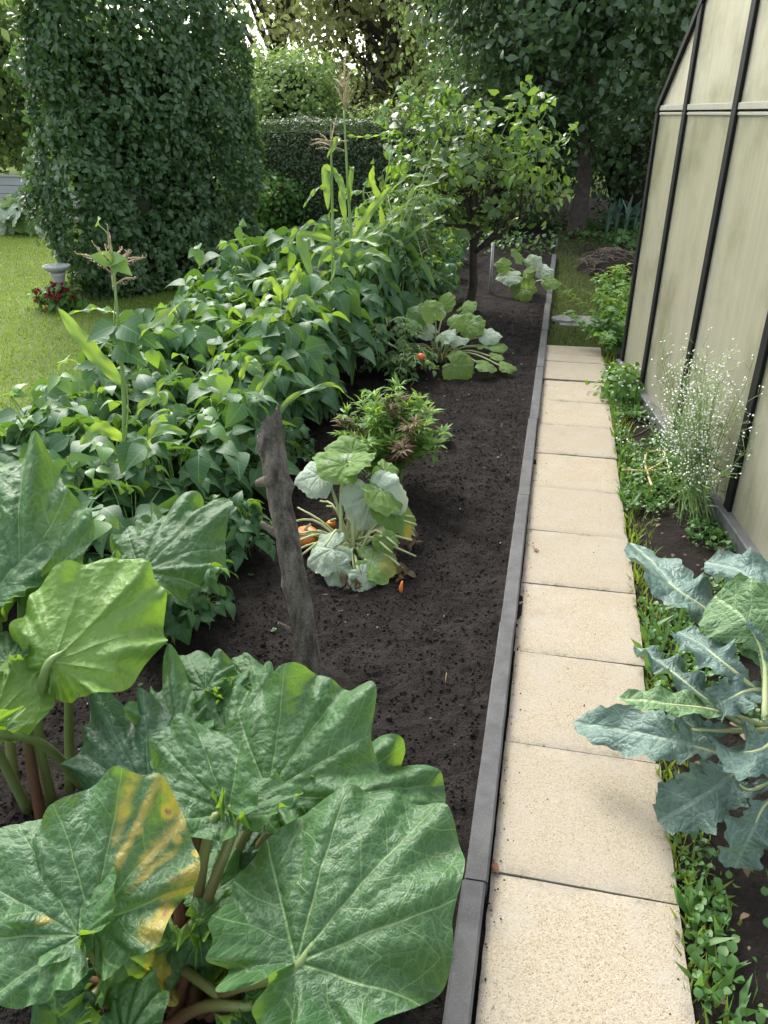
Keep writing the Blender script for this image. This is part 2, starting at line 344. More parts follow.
def slab_mat():
    t = NT('exposed_aggregate_slab'); co_ = t.n('NewGeometry').outputs['Position']
    cell = t.vor(400, 'Color', co_); sx = t.n('SeparateColor'); t.put(sx.inputs[0], cell)
    r = t.n('ValToRGB'); cr = r.color_ramp; cr.elements[0].color = (.13, .10, .065, 1); cr.elements[0].position = 0
    cr.elements[1].color = (.40, .37, .315, 1)
    for p, c in ((.07, (.225, .187, .135)), (.25, (.295, .25, .172)), (.6, (.328, .282, .20)), (.9, (.355, .315, .24))):
        e = cr.elements.new(p); e.color = (*c, 1)
    t.put(r.inputs[0], sx.outputs[0])
    c = r.outputs[0]
    c = t.mix(t.rng(t.noise(7, 4, .6, co_), .42, .72, 0, .45), c, (.34, .32, .285))          # pale lime bloom
    c = t.mix(t.rng(t.noise(2.3, 4, .6, co_), .5, .75, 0, .35), c, (.27, .222, .145))         # ochre weathering
    dk = t.math('MULTIPLY', t.rng(t.noise(45, 4, .7, co_), .62, .74), t.rng(t.noise(4, 3, .6, co_), .5, .65))
    c = t.mix(t.math('MULTIPLY', dk, .75), c, (.11, .09, .065))                                   # dark lichen spots
    ed = t.attr('age'); ed = t.math('MULTIPLY', ed, t.rng(t.noise(16, 4, .65, co_), .35, .65))
    c = t.mix(t.math('MULTIPLY', ed, .75), c, (.23, .21, .185))
    c = t.mix(t.math('MULTIPLY', t.objrand(), .42), c, (.24, .215, .17))
    c = t.mix(t.rng(t.noise(3.4, 5, .7, co_), .56, .74, 0, .5), c, (.19, .165, .125))       # old damp stains
    c = t.mix(t.math('MULTIPLY', t.rng(t.attr('age'), .25, .9), t.rng(t.noise(11, 5, .7, co_), .5, .66, 0, .75)), c, (.10, .115, .06))   # moss creeping in from the joints
    h = t.math('ADD', t.math('MULTIPLY', t.vor(400, 'Distance', co_), -1.), t.noise(90, 3, .6, co_))
    t.set(Base_Color=c, Roughness=.85, Normal=t.bump(h, .45, .003)); t.p.inputs['Specular IOR Level'].default_value = .25
    return t.m
M['slab'] = slab_mat()
def kerb_mat():
    t = NT('grey_concrete'); c = t.mix(t.rng(t.noise(12, 5, .65), .3, .7), (.048, .049, .05), (.085, .086, .087))
    c = t.mix(t.rng(t.noise(240, 2), .58, .7, 0, .5), c, (.14, .14, .14)); c = t.mix(t.rng(t.noise(5, 4, .7), .6, .75, 0, .6), c, (.07, .075, .06))
    t.set(Base_Color=c, Roughness=.85, Normal=t.bump(t.noise(200, 4, .7), .4, .004)); return t.m
M['kerb'] = kerb_mat()
def log_mat():
    t = NT('weathered_bark'); v = t.map(t.co(), (1, 1, .35))
    c = t.mix(t.rng(t.noise(30, 5, .65, v), .3, .7), (.045, .038, .03), (.25, .225, .185)); c = t.mix(t.rng(t.noise(11, 4, .6), .55, .7, 0, .7), c, (.09, .095, .055))
    c = t.mix(t.rng(t.noise(90, 3, .7), .66, .74), c, (.22, .21, .18)); c = t.mix(t.attr('tint'), c, (.26, .20, .13))
    h = t.math('ADD', t.math('MULTIPLY', t.noise(28, 5, .75, v), 1.6), t.math('MULTIPLY', t.noise(160, 3), .3))
    t.set(Base_Color=c, Roughness=.92, Normal=t.bump(h, 1., .035)); return t.m
M['log'] = log_mat()
def poly_mat(name, base, tr):
    t = NT(name); wv = t.n('TexWave', wave_type='BANDS', bands_direction='Y'); wv.inputs['Scale'].default_value = 31; t.put(wv.inputs['Vector'], t.co()); wv.inputs['Distortion'].default_value = .3
    st = t.noise(3, 5, .65, t.map(t.co(), (1, 11, .45))); bl = t.noise(2.2, 5, .65)
    c = t.mix(t.rng(st, .33, .66, 0, .25), base, tuple(x*.70 for x in base)); c = t.mix(t.rng(bl, .45, .75, 0, .6), c, (.24, .25, .15))
    trc = t.mix(t.rng(st, .33, .66, 0, .25), tr, tuple(x*.6 for x in tr)); trc = t.mix(t.rng(bl, .45, .75, 0, .5), trc, (.42, .42, .24))
    t.set(Base_Color=c, Roughness=.28, Normal=t.bump(t.math('ADD', wv.outputs[0], t.math('MULTIPLY', t.noise(5, 3), 1.5)), .12, .006)); t.p.inputs['Specular IOR Level'].default_value = .5
    b = t.n('BsdfTranslucent'); t.put(b.inputs[0], trc); rf = t.n('BsdfRefraction'); rf.inputs['IOR'].default_value = 1.02; rf.inputs['Roughness'].default_value = .30; t.put(rf.inputs[0], trc)
    m0 = t.n('MixShader'); m0.inputs[0].default_value = .48; t.t.links.new(b.outputs[0], m0.inputs[1]); t.t.links.new(rf.outputs[0], m0.inputs[2])
    mx = t.n('MixShader'); mx.inputs[0].default_value = .64
    t.t.links.new(t.p.outputs[0], mx.inputs[1]); t.t.links.new(m0.outputs[0], mx.inputs[2]); t.t.links.new(mx.outputs[0], t.out.inputs[0])
    return t.m
M['poly'] = poly_mat('twin_wall_sheet', (.50, .505, .43), (.84, .82, .68))
M['polyroof'] = poly_mat('twin_wall_roof_sheet', (.64, .63, .55), (.95, .94, .84))
def board_mat():
    t = NT('grey_boards'); c = t.mix(t.noise(8, 4, .6, t.map(t.co(), (.3, 1, 3))), (.27, .29, .31), (.40, .42, .44)); t.set(Base_Color=c, Roughness=.7); return t.m
M['board'] = board_mat()

# ------------------------------------------------------------------ leaf templates (unit length along +Y)
def ovate(wid=.38, rows=6, curl=.25, fold=.25, peak=.4, tip=1.6):
    s = np.linspace(0, 1, rows+1); a = peak
    wv = wid*np.where(s < a, np.sin(np.pi/2*np.minimum(s/a, 1))**.7, (1-((s-a)/(1-a))**tip)); wv = np.maximum(wv, .012)
    z = -curl*s*s+.06*np.sin(s*3.1)
    V = np.stack([np.stack([k*wv, s, z+abs(k)*fold*wv], -1) for k in (-1, 0, 1)], 1)
    lc = np.stack([np.stack([k*wv, s, 0*s], -1) for k in (-1, 0, 1)], 1)
    i = np.arange(rows)[:, None]*3; j = np.arange(2)[None]
    return V.reshape(-1, 3), np.stack([i+j, i+j+1, i+3+j+1, i+3+j], -1).reshape(-1, 4), lc.reshape(-1, 3)
def card(wid=.33, curl=.15, fold=.2):
    V = np.array([[0, 0, 0], [-wid, .45, fold*wid], [0, .5, 0], [wid, .45, fold*wid], [0, 1, -curl]])
    return V, np.array([[0, 2, 1, 0], [0, 3, 2, 0], [1, 2, 4, 1], [2, 3, 4, 2]])[:, :3], V*1.0
T_BEAN = ovate(.37, 7, .32, .22, .30, 1.5); T_LEAF = ovate(.30, 3, .18, .2, .42, 1.7); T_CARD = card(); T_SLIM = card(.10, .2, .3); T_ROUND = ovate(.46, 4, .15, .2, .45, 2.6)
T_BLADE = (np.array([[-.03, 0, 0], [.03, 0, 0], [.022, .55, .05], [-.022, .55, .05], [0, 1, .25]]), np.array([[0, 1, 2], [0, 2, 3], [3, 2, 4]]), np.zeros((5, 3)))

# ------------------------------------------------------------------ big single leaves
def palmate(L, Wd, prof, seed, cup=.3, droop=.5, roll=.3, ripple=.03, rk=9, pucker=.012, mains=(0, 30, 64), rings=46, spokes=200, teeth=0., ages=None, fold=0., lobe=0.):
    """leaf blade in its own frame: origin at the stalk, +Y to the tip, +Z the upper face"""
    r_ = np.random.default_rng(seed)
    th = np.linspace(-np.pi, np.pi, spokes); q = np.linspace(.012, 1, rings)[:, None]
    R = np.interp(np.abs(np.degrees(th)), [p[0] for p in prof], [p[1] for p in prof])
    cs = np.stack([np.cos(th), np.sin(th), 0*th], -1)
    R = R*(1+.20*(vnoise(cs, 1.3, seed)-.5)+.05*(vnoise(cs, 4.5, seed+1)-.5)+teeth*np.abs(((np.abs(th)*13/np.pi) % 1)-.5)*2-teeth/2)
    rho = q*R[None]; x = rho*np.sin(th); y = rho*np.cos(th)+0*q
    vein = np.zeros_like(rho); soft = np.zeros_like(rho); near = np.full_like(rho, 9.); aa = np.zeros_like(rho); bb = np.zeros_like(rho)
    for sgn in (1, -1):
        for k, dg in enumerate(mains):
            if sgn < 0 and dg == 0: continue
            a0 = math.radians(dg)*sgn; dl = th-a0
            d = rho*np.abs(np.sin(dl)); ok = np.cos(dl) > .25; d = np.where(ok, d, 9)
            wv = .0068*(1-.7*q)+.0018
            vein = np.maximum(vein, np.exp(-(d/wv)**2)*(.6+.4*(k < 3))); soft = np.maximum(soft, np.exp(-(d/(.02+.03*q))**2))
            m = d < near; near = np.where(m, d, near); aa = np.where(m, rho*np.cos(dl), aa); bb = np.where(m, d, bb)
    P0 = np.stack([x, y, 0*x], -1)
    wrp = .10*fbm(P0, 3, 2, seed+5); sg = np.sign(np.sin(th))[None]*.37
    fr = ((aa-.75*bb-.5*bb*bb+wrp)*5+sg*(bb > 0)+r_.random()) % 1
    side = np.exp(-((fr-.5)/(.024+.014*q))**2)*.7*np.clip(bb*14, 0, 1)*np.clip(1.6-bb*4, .15, 1); s2 = np.exp(-((fr-.5)/.22)**2)*.55
    vein = np.maximum(vein, side)
    z = pucker*((1-soft)*2.2+(1-s2)*.7)*np.clip(q*3, 0, 1)*np.clip((1-q)*5, .25, 1)-.004*vein
    z = z+.36*fbm(P0, 1.7, 2, seed+2)*q+lobe*q*q*sstep(60, 125, np.abs(np.degrees(th)))[None]+.10*fbm(P0, 6, 3, seed)*q+.022*fbm(P0, 17, 2, seed+4)+fold*np.abs(x)
    ph = r_.random()*6
    am = .35+1.3*vnoise(cs, 2.2, seed+7); pw = 5*vnoise(cs, 1.6, seed+8)
    z = z+ripple*1.4*(q**3.2)*(am*(np.sin(rk*th+ph+pw)+.55*np.sin(2.1*rk*th+2*ph-pw)))
    x = x*(1-.03*am*ripple/.035*q**6*np.cos(rk*th+pw)); y = y*(1-.02*am*ripple/.035*q**6*np.sin(1.3*rk*th+pw))
    z = z*L; x = x*L*Wd; y = y*L
    k2 = roll/(L*Wd); 
    if abs(k2) > 1e-4: z = z*np.cos(k2*x)-(1-np.cos(k2*x))/k2; x = np.sin(k2*x)/k2
    k1 = droop/L
    if abs(k1) > 1e-4: z, y = z*np.cos(k1*y)-(1-np.cos(k1*y))/k1, np.sin(k1*y)/k1+z*np.sin(k1*y)
    age = np.zeros_like(rho)
    if ages:
        for ag in ages:
            if len(ag) == 4: px, py, rad, val = ag; age = np.maximum(age, val*np.exp(-(((P0[..., 0]-px)**2+(P0[..., 1]-py)**2)/rad**2)))
            else:       # a streak between two veins: angle, from, to, width, strength
                a_, r0, r1, wd_, val = ag; a_ = math.radians(a_); along = P0[..., 0]*math.sin(a_)+P0[..., 1]*math.cos(a_); off = P0[..., 0]*math.cos(a_)-P0[..., 1]*math.sin(a_)
                age = np.maximum(age, val*np.exp(-(off/wd_)**2)*sstep(r0-.18, r0+.1, along)*sstep(r1+.12, r1-.12, along))
    return np.stack([x, y, z], -1), (P0, np.stack([aa, np.minimum(bb, 1.), np.sign(np.sin(th))[None]+0*aa], -1)), age
RHU = [(0, 1.06), (12, 1.01), (26, .95), (40, .88), (56, .77), (72, .64), (90, .50), (108, .39), (126, .31), (145, .24), (162, .14), (180, .04)]
SQU = [(0, 1.0), (18, .88), (32, .84), (48, .93), (66, .82), (84, .74), (102, .78), (122, .70), (145, .62), (162, .48), (174, .22), (180, .06)]
def place(P, B, T, Nh):
    R = frames(np.array([T-B]), np.array([Nh]))[0]
    return P@R.T+B
def add_leaf(root, B, T, Nh, mat, prof=RHU, seed=0, Wd=.85, name='leaf', sr=.010, stalk=None, stalkmat=None, tint=.5, ttint=(0., .8), label=None, **k):
    """one leaf (part) with its stalk (sub-part)"""
    B, T = np.array(B, float), np.array(T, float); L = np.linalg.norm(T-B)
    P, vein, age = palmate(L, Wd, prof, seed, **k)
    mb = MB(); mb.grid(place(P, B, T, np.array(Nh, float)), tint=tint, age=age.ravel(), leafco=vein[0].reshape(-1, 3), sec=vein[1].reshape(-1, 3))
    lf = mb.build(name, mat, root)
    if label: lf['label'] = label
    if stalk is not None:
        S = np.array(stalk, float); mid = S*.5+B*.5; mid[2] += .12*np.linalg.norm(B-S); mid -= .10*(T-B)
        pts = spline([S, mid, B-.02*nrm(T-B)-.010*nrm(np.array(Nh, float)), B+.12*(T-B)-.006*nrm(np.array(Nh, float))], 16)
        sb = MB(); sb.tube(pts, [sr*1.5, sr*1.2, sr*1.05, sr*.95, sr*.25], 9, tint=ttint[0], tint2=ttint[1])
        sb.build('stalk', stalkmat or M['petiole'], lf, origin=lf['_o'])
    return lf
def strip_leaf(pts, wid, Nh, n=30, nt_=6, fold=.4, ripple=0., rk=8, jag=0., seed=0, prof=None, twist=0.):
    """long leaf that follows a line of points; returns points grid and leaf coordinates"""
    r_ = np.random.default_rng(seed); c = spline(pts, n); s = np.linspace(0, 1, n); L = np.sum(np.linalg.norm(np.diff(c, axis=0), axis=1))
    T = np.gradient(c, axis=0); R = frames(T, np.broadcast_to(np.array(Nh, float), c.shape))
    wv = wid*(np.interp(s, *zip(*prof)) if prof else np.sin(np.pi*np.clip(s*.93+.07, 0, 1))**.55)
    t = np.linspace(-1, 1, 2*nt_+1)
    G = np.zeros((n, len(t), 3)); lc = np.zeros_like(G); ph = r_.random(4)*6
    for k, tv in enumerate(t):
        sd = 0 if tv < 0 else 1
        jj = 1+jag*(np.sin(s*rk*6.28*.9+ph[sd])*.6+.6*np.sin(s*rk*6.28*2.1+ph[2+sd]))+.45*jag*np.sin(s*rk*6.28*4.3+ph[sd]+3*s) if jag else 1
        x = tv*wv*jj; z = fold*np.abs(x)+ripple*tv*tv*np.sin(s*rk*6.28+ph[sd]+1.5*tv)*wv/max(wid, 1e-6)
        z = z + .02*L*fbm(np.stack([x/L*3, s*3, 0*s], -1), 2.5, 2, seed)
        G[:, k] = c+R[:, :, 0]*x[:, None]+R[:, :, 2]*z[:, None]; lc[:, k] = np.stack([x/L, s, 0*s], -1)
    return G, lc.reshape(-1, 3)
def add_strip(root, name, mat, pts, wid, Nh=(0, 0, 1), tint=.5, label=None, **k):
    G, lc = strip_leaf(pts, wid, Nh, **k); mb = MB(); mb.grid(G, tint=tint, leafco=lc); o = mb.build(name, mat, root)
    if label: o['label'] = label
    return o


# ================================================================== the setting
def sheet(name, x0, x1, y0, y1, step, zf, mat, kind='structure'):
    xs = np.linspace(x0, x1, max(2, int((x1-x0)/step)+1)); ys = np.linspace(y0, y1, max(2, int((y1-y0)/step)+1))
    X, Y = np.meshgrid(xs, ys); Z = zf(X, Y)
    mb = MB(); mb.grid(np.stack([X, Y, Z], -1).transpose(1, 0, 2)[:, :, :][:, ::1]); o = mb.build(name, mat); o.data.flip_normals() if o.data.polygons[0].normal.z < 0 else None
    return tag(o, kind=kind)
sheet('ground', -40, 40, -12, 60, 6, lambda x, y: 0*x-.035, M['lawn'])
def soil_h(X, Y):
    P = np.stack([X, Y, 0*X], -1)
    z = .034*fbm(P, 2.2, 2, 3)+.030*np.abs(fbm(P, 11, 3, 5))+.030*np.abs(fbm(P, 30, 2, 9))+.012*fbm(P, 70, 1, 2)
    z = z+.004*np.sin((X*.85+Y*.5)*48+3*vnoise(P, 3, 4))*vnoise(P, 2, 8)           # rake marks
    e = np.clip(np.minimum(np.minimum(X+2.4, 9+0*X)/.05, np.minimum(Y-.2, 9.9-Y)/.05), 0, 1)
    return (z-.022)*1+(-.03)*(1-e)
sheet('soil_bed', -2.4, .004, .2, 9.9, .0125, soil_h, M['soil'])
sheet('soil_strip', .41, 1.6, .2, 6.2, .02, lambda X, Y: -.025+.03*np.abs(fbm(np.stack([X, Y, 0*X], -1), 14, 3, 6))+.012*fbm(np.stack([X, Y, 0*X], -1), 3, 2), M['soil2'])
# crumbs of soil
mb = MB(); n = 36000
px = rng.uniform(-1.35, -.085, n); py = .7+rng.power(.62, n)*6.3; d = rdir(n, .5); r = .0016+.0052*rng.random(n)**2.6
ic = np.array([[0, 0, 1], [.9, 0, .1], [-.1, .9, 0], [-.9, .1, .15], [0, -.9, -.1], [.1, 0, -1]]); icf = np.array([[0, 1, 2], [0, 2, 3], [0, 3, 4], [0, 4, 1], [5, 2, 1], [5, 3, 2], [5, 4, 3], [5, 1, 4]])
mb.inst((ic, icf, np.zeros((6, 3))), frames(d, rdir(n)), np.stack([px, py, soil_h(px, py)+r*.35], -1), r)
n = 500; px = -.012+np.abs(rng.normal(size=n))*.02; px[400:] = rng.uniform(0, .4, 100); py = rng.uniform(.8, 5.8, n); d = rdir(n); r = .0012+.0022*rng.random(n)**2
mb.inst((ic, icf, np.zeros((6, 3))), frames(d, rdir(n)), np.stack([px, py, 0*px+.001], -1), r)
n = 160; px = rng.uniform(-1.3, -.1, n); py = .8+rng.power(.75, n)*5.5; d = rdir(n); r = rng.uniform(.007, .015, n)
mb.inst((ic, icf, np.zeros((6, 3))), frames(d, rdir(n)), np.stack([px, py, soil_h(px, py)+r*.15], -1), r)
tag(mb.build('soil_crumbs', M['soil']), 'loose crumbs of dark soil strewn over the raked bed', kind='stuff')
mb = MB(); n = 170
px = rng.uniform(-1.3, -.1, n); py = .8+rng.power(.8, n)*6; d = rdir(n); r = .0015+.0035*rng.random(n)**3
mb.inst((ic, icf, np.zeros((6, 3))), frames(d, rdir(n)), np.stack([px, py, soil_h(px, py)+.002], -1), r)
tag(mb.build('pebbles', M['stone'], smooth=True), 'tiny pale pebbles scattered on the dark soil', kind='stuff')

mb = MB(); n = 26; px = rng.uniform(-1.3, -.1, n); py = .9+rng.power(.8, n)*6
for x, y in zip(px, py):
    a = rng.random()*6.28; L_ = rng.uniform(.012, .05); z = float(soil_h(np.array([x]), np.array([y]))[0])+.006; d = np.array([math.cos(a), math.sin(a), rng.normal()*.15])*L_; mb.tube(spline([[x, y, z], np.array([x, y, z+.003])+d*.5, np.array([x, y, z])+d], 4), [.0012, .0007], 4)
tag(mb.build('straw_bits', M['drystem']), 'tiny bits of straw and root lying on the dark soil', kind='stuff')
mb = MB(); n = 90; px = rng.uniform(-1.25, -.12, n); py = 1.0+rng.power(.8, n)*5; q = vnoise(np.stack([px, py, 0*px], -1), 2.2, 3) > .5; px, py = px[q], py[q]
for x, y in zip(px, py):
    z = float(soil_h(np.array([x]), np.array([y]))[0]); D = rdir(4)*[1, 1, .2]+[0, 0, .5]; mb.inst(T_ROUND, frames(D, np.array([0, 0, 1.])+.2*rng.normal(size=(4, 3))), np.repeat([[x, y, z+.004]], 4, 0), rng.uniform(.006, .014))
tag(mb.build('weed_seedlings', M['weed']), 'tiny green weed seedlings coming up in the dark soil', kind='stuff')

# path of square slabs
path = tag(bpy.data.objects.new('path', None), kind='structure'); C.collection.objects.link(path)
ys = [.38+.421*k for k in range(13)]; ys = ys[:-1]+[5.43, 5.62, 5.86]
for k in range(len(ys)-1):
    y0, y1 = ys[k]+.0017, ys[k+1]-.0017; x0, x1 = -.008+rng.normal()*.002, .402+rng.normal()*.004
    nx, ny = 22, max(8, int((y1-y0)/.019)); u = np.linspace(0, 1, nx); v = np.linspace(0, 1, ny); Uu, Vv = np.meshgrid(u, v, indexing='ij')
    ex = np.minimum(np.minimum(Uu, 1-Uu)*(x1-x0), np.minimum(Vv, 1-Vv)*(y1-y0))
    P = np.stack([x0+Uu*(x1-x0), y0+Vv*(y1-y0), 0*Uu], -1); h = .0012*fbm(P, 9, 2, k)-.003*np.exp(-ex/.002)+(Uu-.5)*rng.normal()*.003+(Vv-.5)*rng.normal()*.003+rng.normal()*.0012
    if 4.5 < y0: h = h+rng.normal()*.003
    P[..., 2] = h
    jit = .0025*fbm(P+7*k, 25, 3, k)*(ex < .001); P[..., 0] += jit*2; P[..., 1] += jit
    mb = MB(); mb.grid(P, age=np.exp(-ex/.018).ravel())
    ring = np.vstack([P[:, 0], P[-1, 1:], P[::-1, -1][1:], P[0, ::-1][1:]]); low = ring.copy(); low[:, 2] = -.05
    m_ = len(ring); i = np.arange(m_-1); mb.add(np.vstack([ring, low]), np.stack([i, i+1, m_+i+1, m_+i], -1), age=.8)
    mb.build('slab', M['slab'], path, origin=(0, 0, 0)).data.flip_normals()
kerb = tag(bpy.data.objects.new('kerb', None), kind='structure'); C.collection.objects.link(kerb)
for k in range(10):
    y0 = .18+1.0*k-.02; y1 = min(y0+.996, 9.95); dx = .0065+.0030*k+rng.normal()*.001
    mb = MB(); zt = .036+rng.normal()*.0015; L_ = 24
    yy = np.linspace(y0, y1, L_); prof = [(-.076, -.1), (-.076, zt-.005), (-.071, zt), (-.029, zt), (-.024, zt-.005), (-.024, -.1)]
    G = np.array([[[a+dx, yv, b] for a, b in prof] for yv in yy]); G += fbm(G, 14, 3, 4)[..., None]*.0025
    mb.grid(G); mb.add(G[0], [np.arange(6)[None, ::-1]]); mb.add(G[-1], [np.arange(6)[None]])
    mb.build('kerb_stone', M['kerb'], kerb, origin=(0, 0, 0), smooth=False)

# grass: lawn blades by the hedge and the strip beyond the slabs
def grass(name, n, region, hmin, hmax, label, wsc=1.0, mat='grass'):
    pts = region(n); nn = len(pts); D = rdir(nn)*.5; D[:, 2] = 1; mb = MB()
    V, Fq, lc = T_BLADE; V = V*[wsc*2.2, 1, 1]
    mb.inst((V, Fq, lc), frames(D, rdir(nn)), np.column_stack([pts, np.full(nn, -.037)]), rng.uniform(hmin, hmax, nn))
    return tag(mb.build(name, M[mat], smooth=False), label, kind='stuff')
def reg_lawn(n):
    p = np.column_stack([rng.uniform(-8.2, -2.38, n), rng.uniform(.5, 10.6, n)])
    return p[(p[:, 0] < -2.4)]
grass('lawn_grass', 105000, reg_lawn, .012, .035, 'short mown lawn grass beside the tall leafy hedge', 2.2)
sheet('grass_path', -.02, .85, 5.87, 9.89, .1, lambda X, Y: -.031+.006*vnoise(np.stack([X, Y, 0*X], -1), 5), M['soil2'])
sheet('woodland_floor', -2.9, 5.5, 9.9, 18, .1, lambda X, Y: -.029+.03*vnoise(np.stack([X, Y, 0*X], -1), 2)*np.clip((Y-9.9)*2, 0, 1), M['soil2'])
grass('path_grass', 32000, lambda n: np.column_stack([rng.uniform(-.01, .75, n), 5.88+6.6*rng.random(n)**1.3]), .015, .05, 'worn patchy grass strip beyond the last path slab', 1.5, 'grass_worn')
grass('joint_grass', 1500, lambda n: np.column_stack([.405+np.abs(rng.normal(size=n))*.05, rng.uniform(.8, 5.9, n)]), .02, .09, 'thin grass tufts along the right edge of the path')

# ground cover on the right strip
def reg_cover(n, dens):
    p = np.column_stack([rng.uniform(.41, 1.0, n), rng.uniform(.7, 6.0, n)])
    d = vnoise(np.column_stack([p, 0*p[:, 0]]), 4, 3)
    soilgap = (p[:, 1] < 1.75) & (p[:, 0] > .5) & (p[:, 1] > .95)
    wall = p[:, 0] < .49+(5.27-p[:, 1])*.139
    return p[(d > dens) & ~(soilgap & (rng.random(n) < .93)) & wall]
p = reg_cover(16000, .38); n = len(p); mb = MB()
D = rdir(n)*1.0; D[:, 2] = .45+.3*rng.random(n); Nn = rdir(n)*.4+np.array([0, 0, 1.0])
mb.inst(T_ROUND, frames(D, Nn), np.column_stack([p, rng.uniform(-.01, .03, n)]), rng.uniform(.009, .026, n))
n2 = 2500; p = reg_cover(n2*2, .5); n = len(p); D = rdir(n)*.8; D[:, 2] = .8
mb.inst(T_SLIM, frames(D, rdir(n)), np.column_stack([p, np.full(n, -.01)]), rng.uniform(.04, .10, n))
tag(mb.build('ground_cover', M['weed']), 'low green weeds and moss between path and greenhouse', kind='stuff')
n = 5200; mb = MB(); p = np.column_stack([rng.uniform(-2.6, 2.4, n), 9.95+3.2*rng.random(n)**.8]); k = (vnoise(np.column_stack([p, 0*p[:, 0]]), 1.7, 8) > .40) & ~((p[:, 0] > -.05) & (p[:, 0] < .7) & (p[:, 1] < 11.2)); p = p[k]; n = len(p)
D = rdir(n); D[:, 2] = .3+.5*rng.random(n); mb.inst(T_LEAF, frames(D, rdir(n)*.5+np.array([0, -.2, 1.])), np.column_stack([p, rng.uniform(-.02, .16, n)*vnoise(np.column_stack([p, 0*p[:, 0]]), 1.2, 4)*1.6]), rng.uniform(.04, .10, n))
tag(mb.build('undergrowth', M['weed']), 'low leafy undergrowth under the dark trees behind the bed', kind='stuff')
n = 260; mb = MB(); p = np.column_stack([rng.uniform(.45, .8, n), rng.uniform(.8, 6, n)]); D = rdir(n); D[:, 2] *= .2
mb.inst(T_LEAF, frames(D, np.array([0, 0, 1.])+.5*rdir(n)), np.column_stack([p, np.full(n, .005)]), rng.uniform(.01, .035, n))
tag(mb.build('leaf_litter', M['dry_leaf']), 'small withered leaves lying on the soil strip', kind='stuff')
for (u, v, c) in ((493, 862, (.02, 0)), (534, 548, (.03, .01)), (505, 615, (.02, .01))):
    p = at(u, v, z=.004); mb = MB(); mb.inst(T_LEAF, frames(np.array([[.5, -1, .1]]), np.array([[0, 0, 1.]])), p[None], .03)
    tag(mb.build('fallen_leaf', M['brown_leaf'], origin=p), {493: 'reddish brown fallen leaf wedged beside the kerb near the front', 534: 'small brown fallen leaf lying mid path', 505: 'tiny dark dry leaf on the slab by the kerb joint'}[u], 'leaf', 'fallen leaves on the path')

# ------------------------------------------------------------------ greenhouse
gx = lambda y: .51+(5.27-y)*.139
GH = 1.58
gr = thing('greenhouse', (gx(3.77), 3.77, 0), 'black framed greenhouse with cloudy plastic panels right of the path', 'greenhouse')
wd = nrm(np.array([.139, -1, 0])); wn = nrm(np.array([-1, -.139, 0])); inn = -wn           # along the wall to the front, outwards to the path, inwards
Y0, Y1, YR, ZR, LEN = 5.27, 2.27, 3.77, 2.78, 3.6
roofz = lambda y: GH+(ZR-GH)*(1-abs(y-YR)/(Y0-YR))
py_ = [5.27, 4.70, 3.93, 3.10, 2.27]
def wp(y, z, off=0., dep=0.): return np.array([gx(y), y, z])+wn*off+inn*dep
def sheet_of(name, pts, nn, mat, th=.006):
    mb = MB(); A = np.array(pts); B = A-np.array(nn)*th; k = len(A)
    mb.add(np.vstack([A, B]), [np.arange(k)[None], np.arange(k, 2*k)[None, ::-1], np.array([[i, i+k, (i+1) % k+k, (i+1) % k] for i in range(k)])]); return mb.build(name, mat, gr, smooth=False)
def slab_between(mb, quad, nrm_, th):
    A = np.array(quad); B = A-np.array(nrm_)*th
    mb.add(np.vstack([A, B]), [np.array([[0, 1, 2, 3], [7, 6, 5, 4], [0, 4, 5, 1], [1, 5, 6, 2], [2, 6, 7, 3], [3, 7, 4, 0]])])
def bar(mb, p, q, nn, w_, d_, out=.0):
    p, q = np.array(p), np.array(q); ax = nrm(q-p); s_ = nrm(np.cross(ax, nn)); o = np.array(nn)*out
    slab_between(mb, [p+o-s_*w_, p+o+s_*w_, q+o+s_*w_, q+o-s_*w_], nn, d_)
for dep, sg in ((0., 1), (LEN, -1)):
    for k in range(4):
        a, b = py_[k]-.004, py_[k+1]+.004
        if dep and k not in (0, 1, 2, 3): continue
        sheet_of('wall_panel', [wp(a, .06, 0, dep), wp(b, .06, 0, dep), wp(b, GH-.022, 0, dep), wp(a, GH-.022, 0, dep)], wn*sg, M['poly'])
        top = [wp(a, GH+.006, 0, dep), wp(b, GH+.006, 0, dep), wp(b, max(roofz(b)-.02, GH+.007), 0, dep)]+([wp(YR, ZR-.02, 0, dep)] if a > YR > b else [])+[wp(a, max(roofz(a)-.02, GH+.007), 0, dep)]
        sheet_of('gable_panel', top, wn*sg, M['polyroof'])
for k, y in enumerate(py_):
    mb = MB(); bar(mb, wp(y, 0), wp(y, roofz(y)-.01), wn, .030 if 0 < k < 4 else .026, .05, .016); mb.build('post', M['black'], gr, smooth=False, bevel=.004)
for a, b in ((Y0+.02, YR), (YR, Y1-.02)):
    za, zb = roofz(a), roofz(b); mb = MB(); bar(mb, wp(a, za), wp(b, zb), wn, .022, .06, .020); mb.build('gable_rail', M['black'], gr, smooth=False, bevel=.004)
    up_ = nrm(np.cross(inn, wp(b, zb)-wp(a, za))); up_ = up_ if up_[2] > 0 else -up_
    for q in range(5):
        d0, d1 = .05+q*(LEN-.08)/5+.004, .05+(q+1)*(LEN-.08)/5-.004
        sheet_of('roof_panel', [wp(a, za+.015, 0, d0), wp(a, za+.015, 0, d1), wp(b, zb+.015, 0, d1), wp(b, zb+.015, 0, d0)], up_, M['polyroof'])
        mb = MB(); bar(mb, wp(a, za+.015, 0, d1), wp(b, zb+.015, 0, d1), up_, .02, .04, .012); mb.build('rafter', M['black'], gr, smooth=False, bevel=.003)
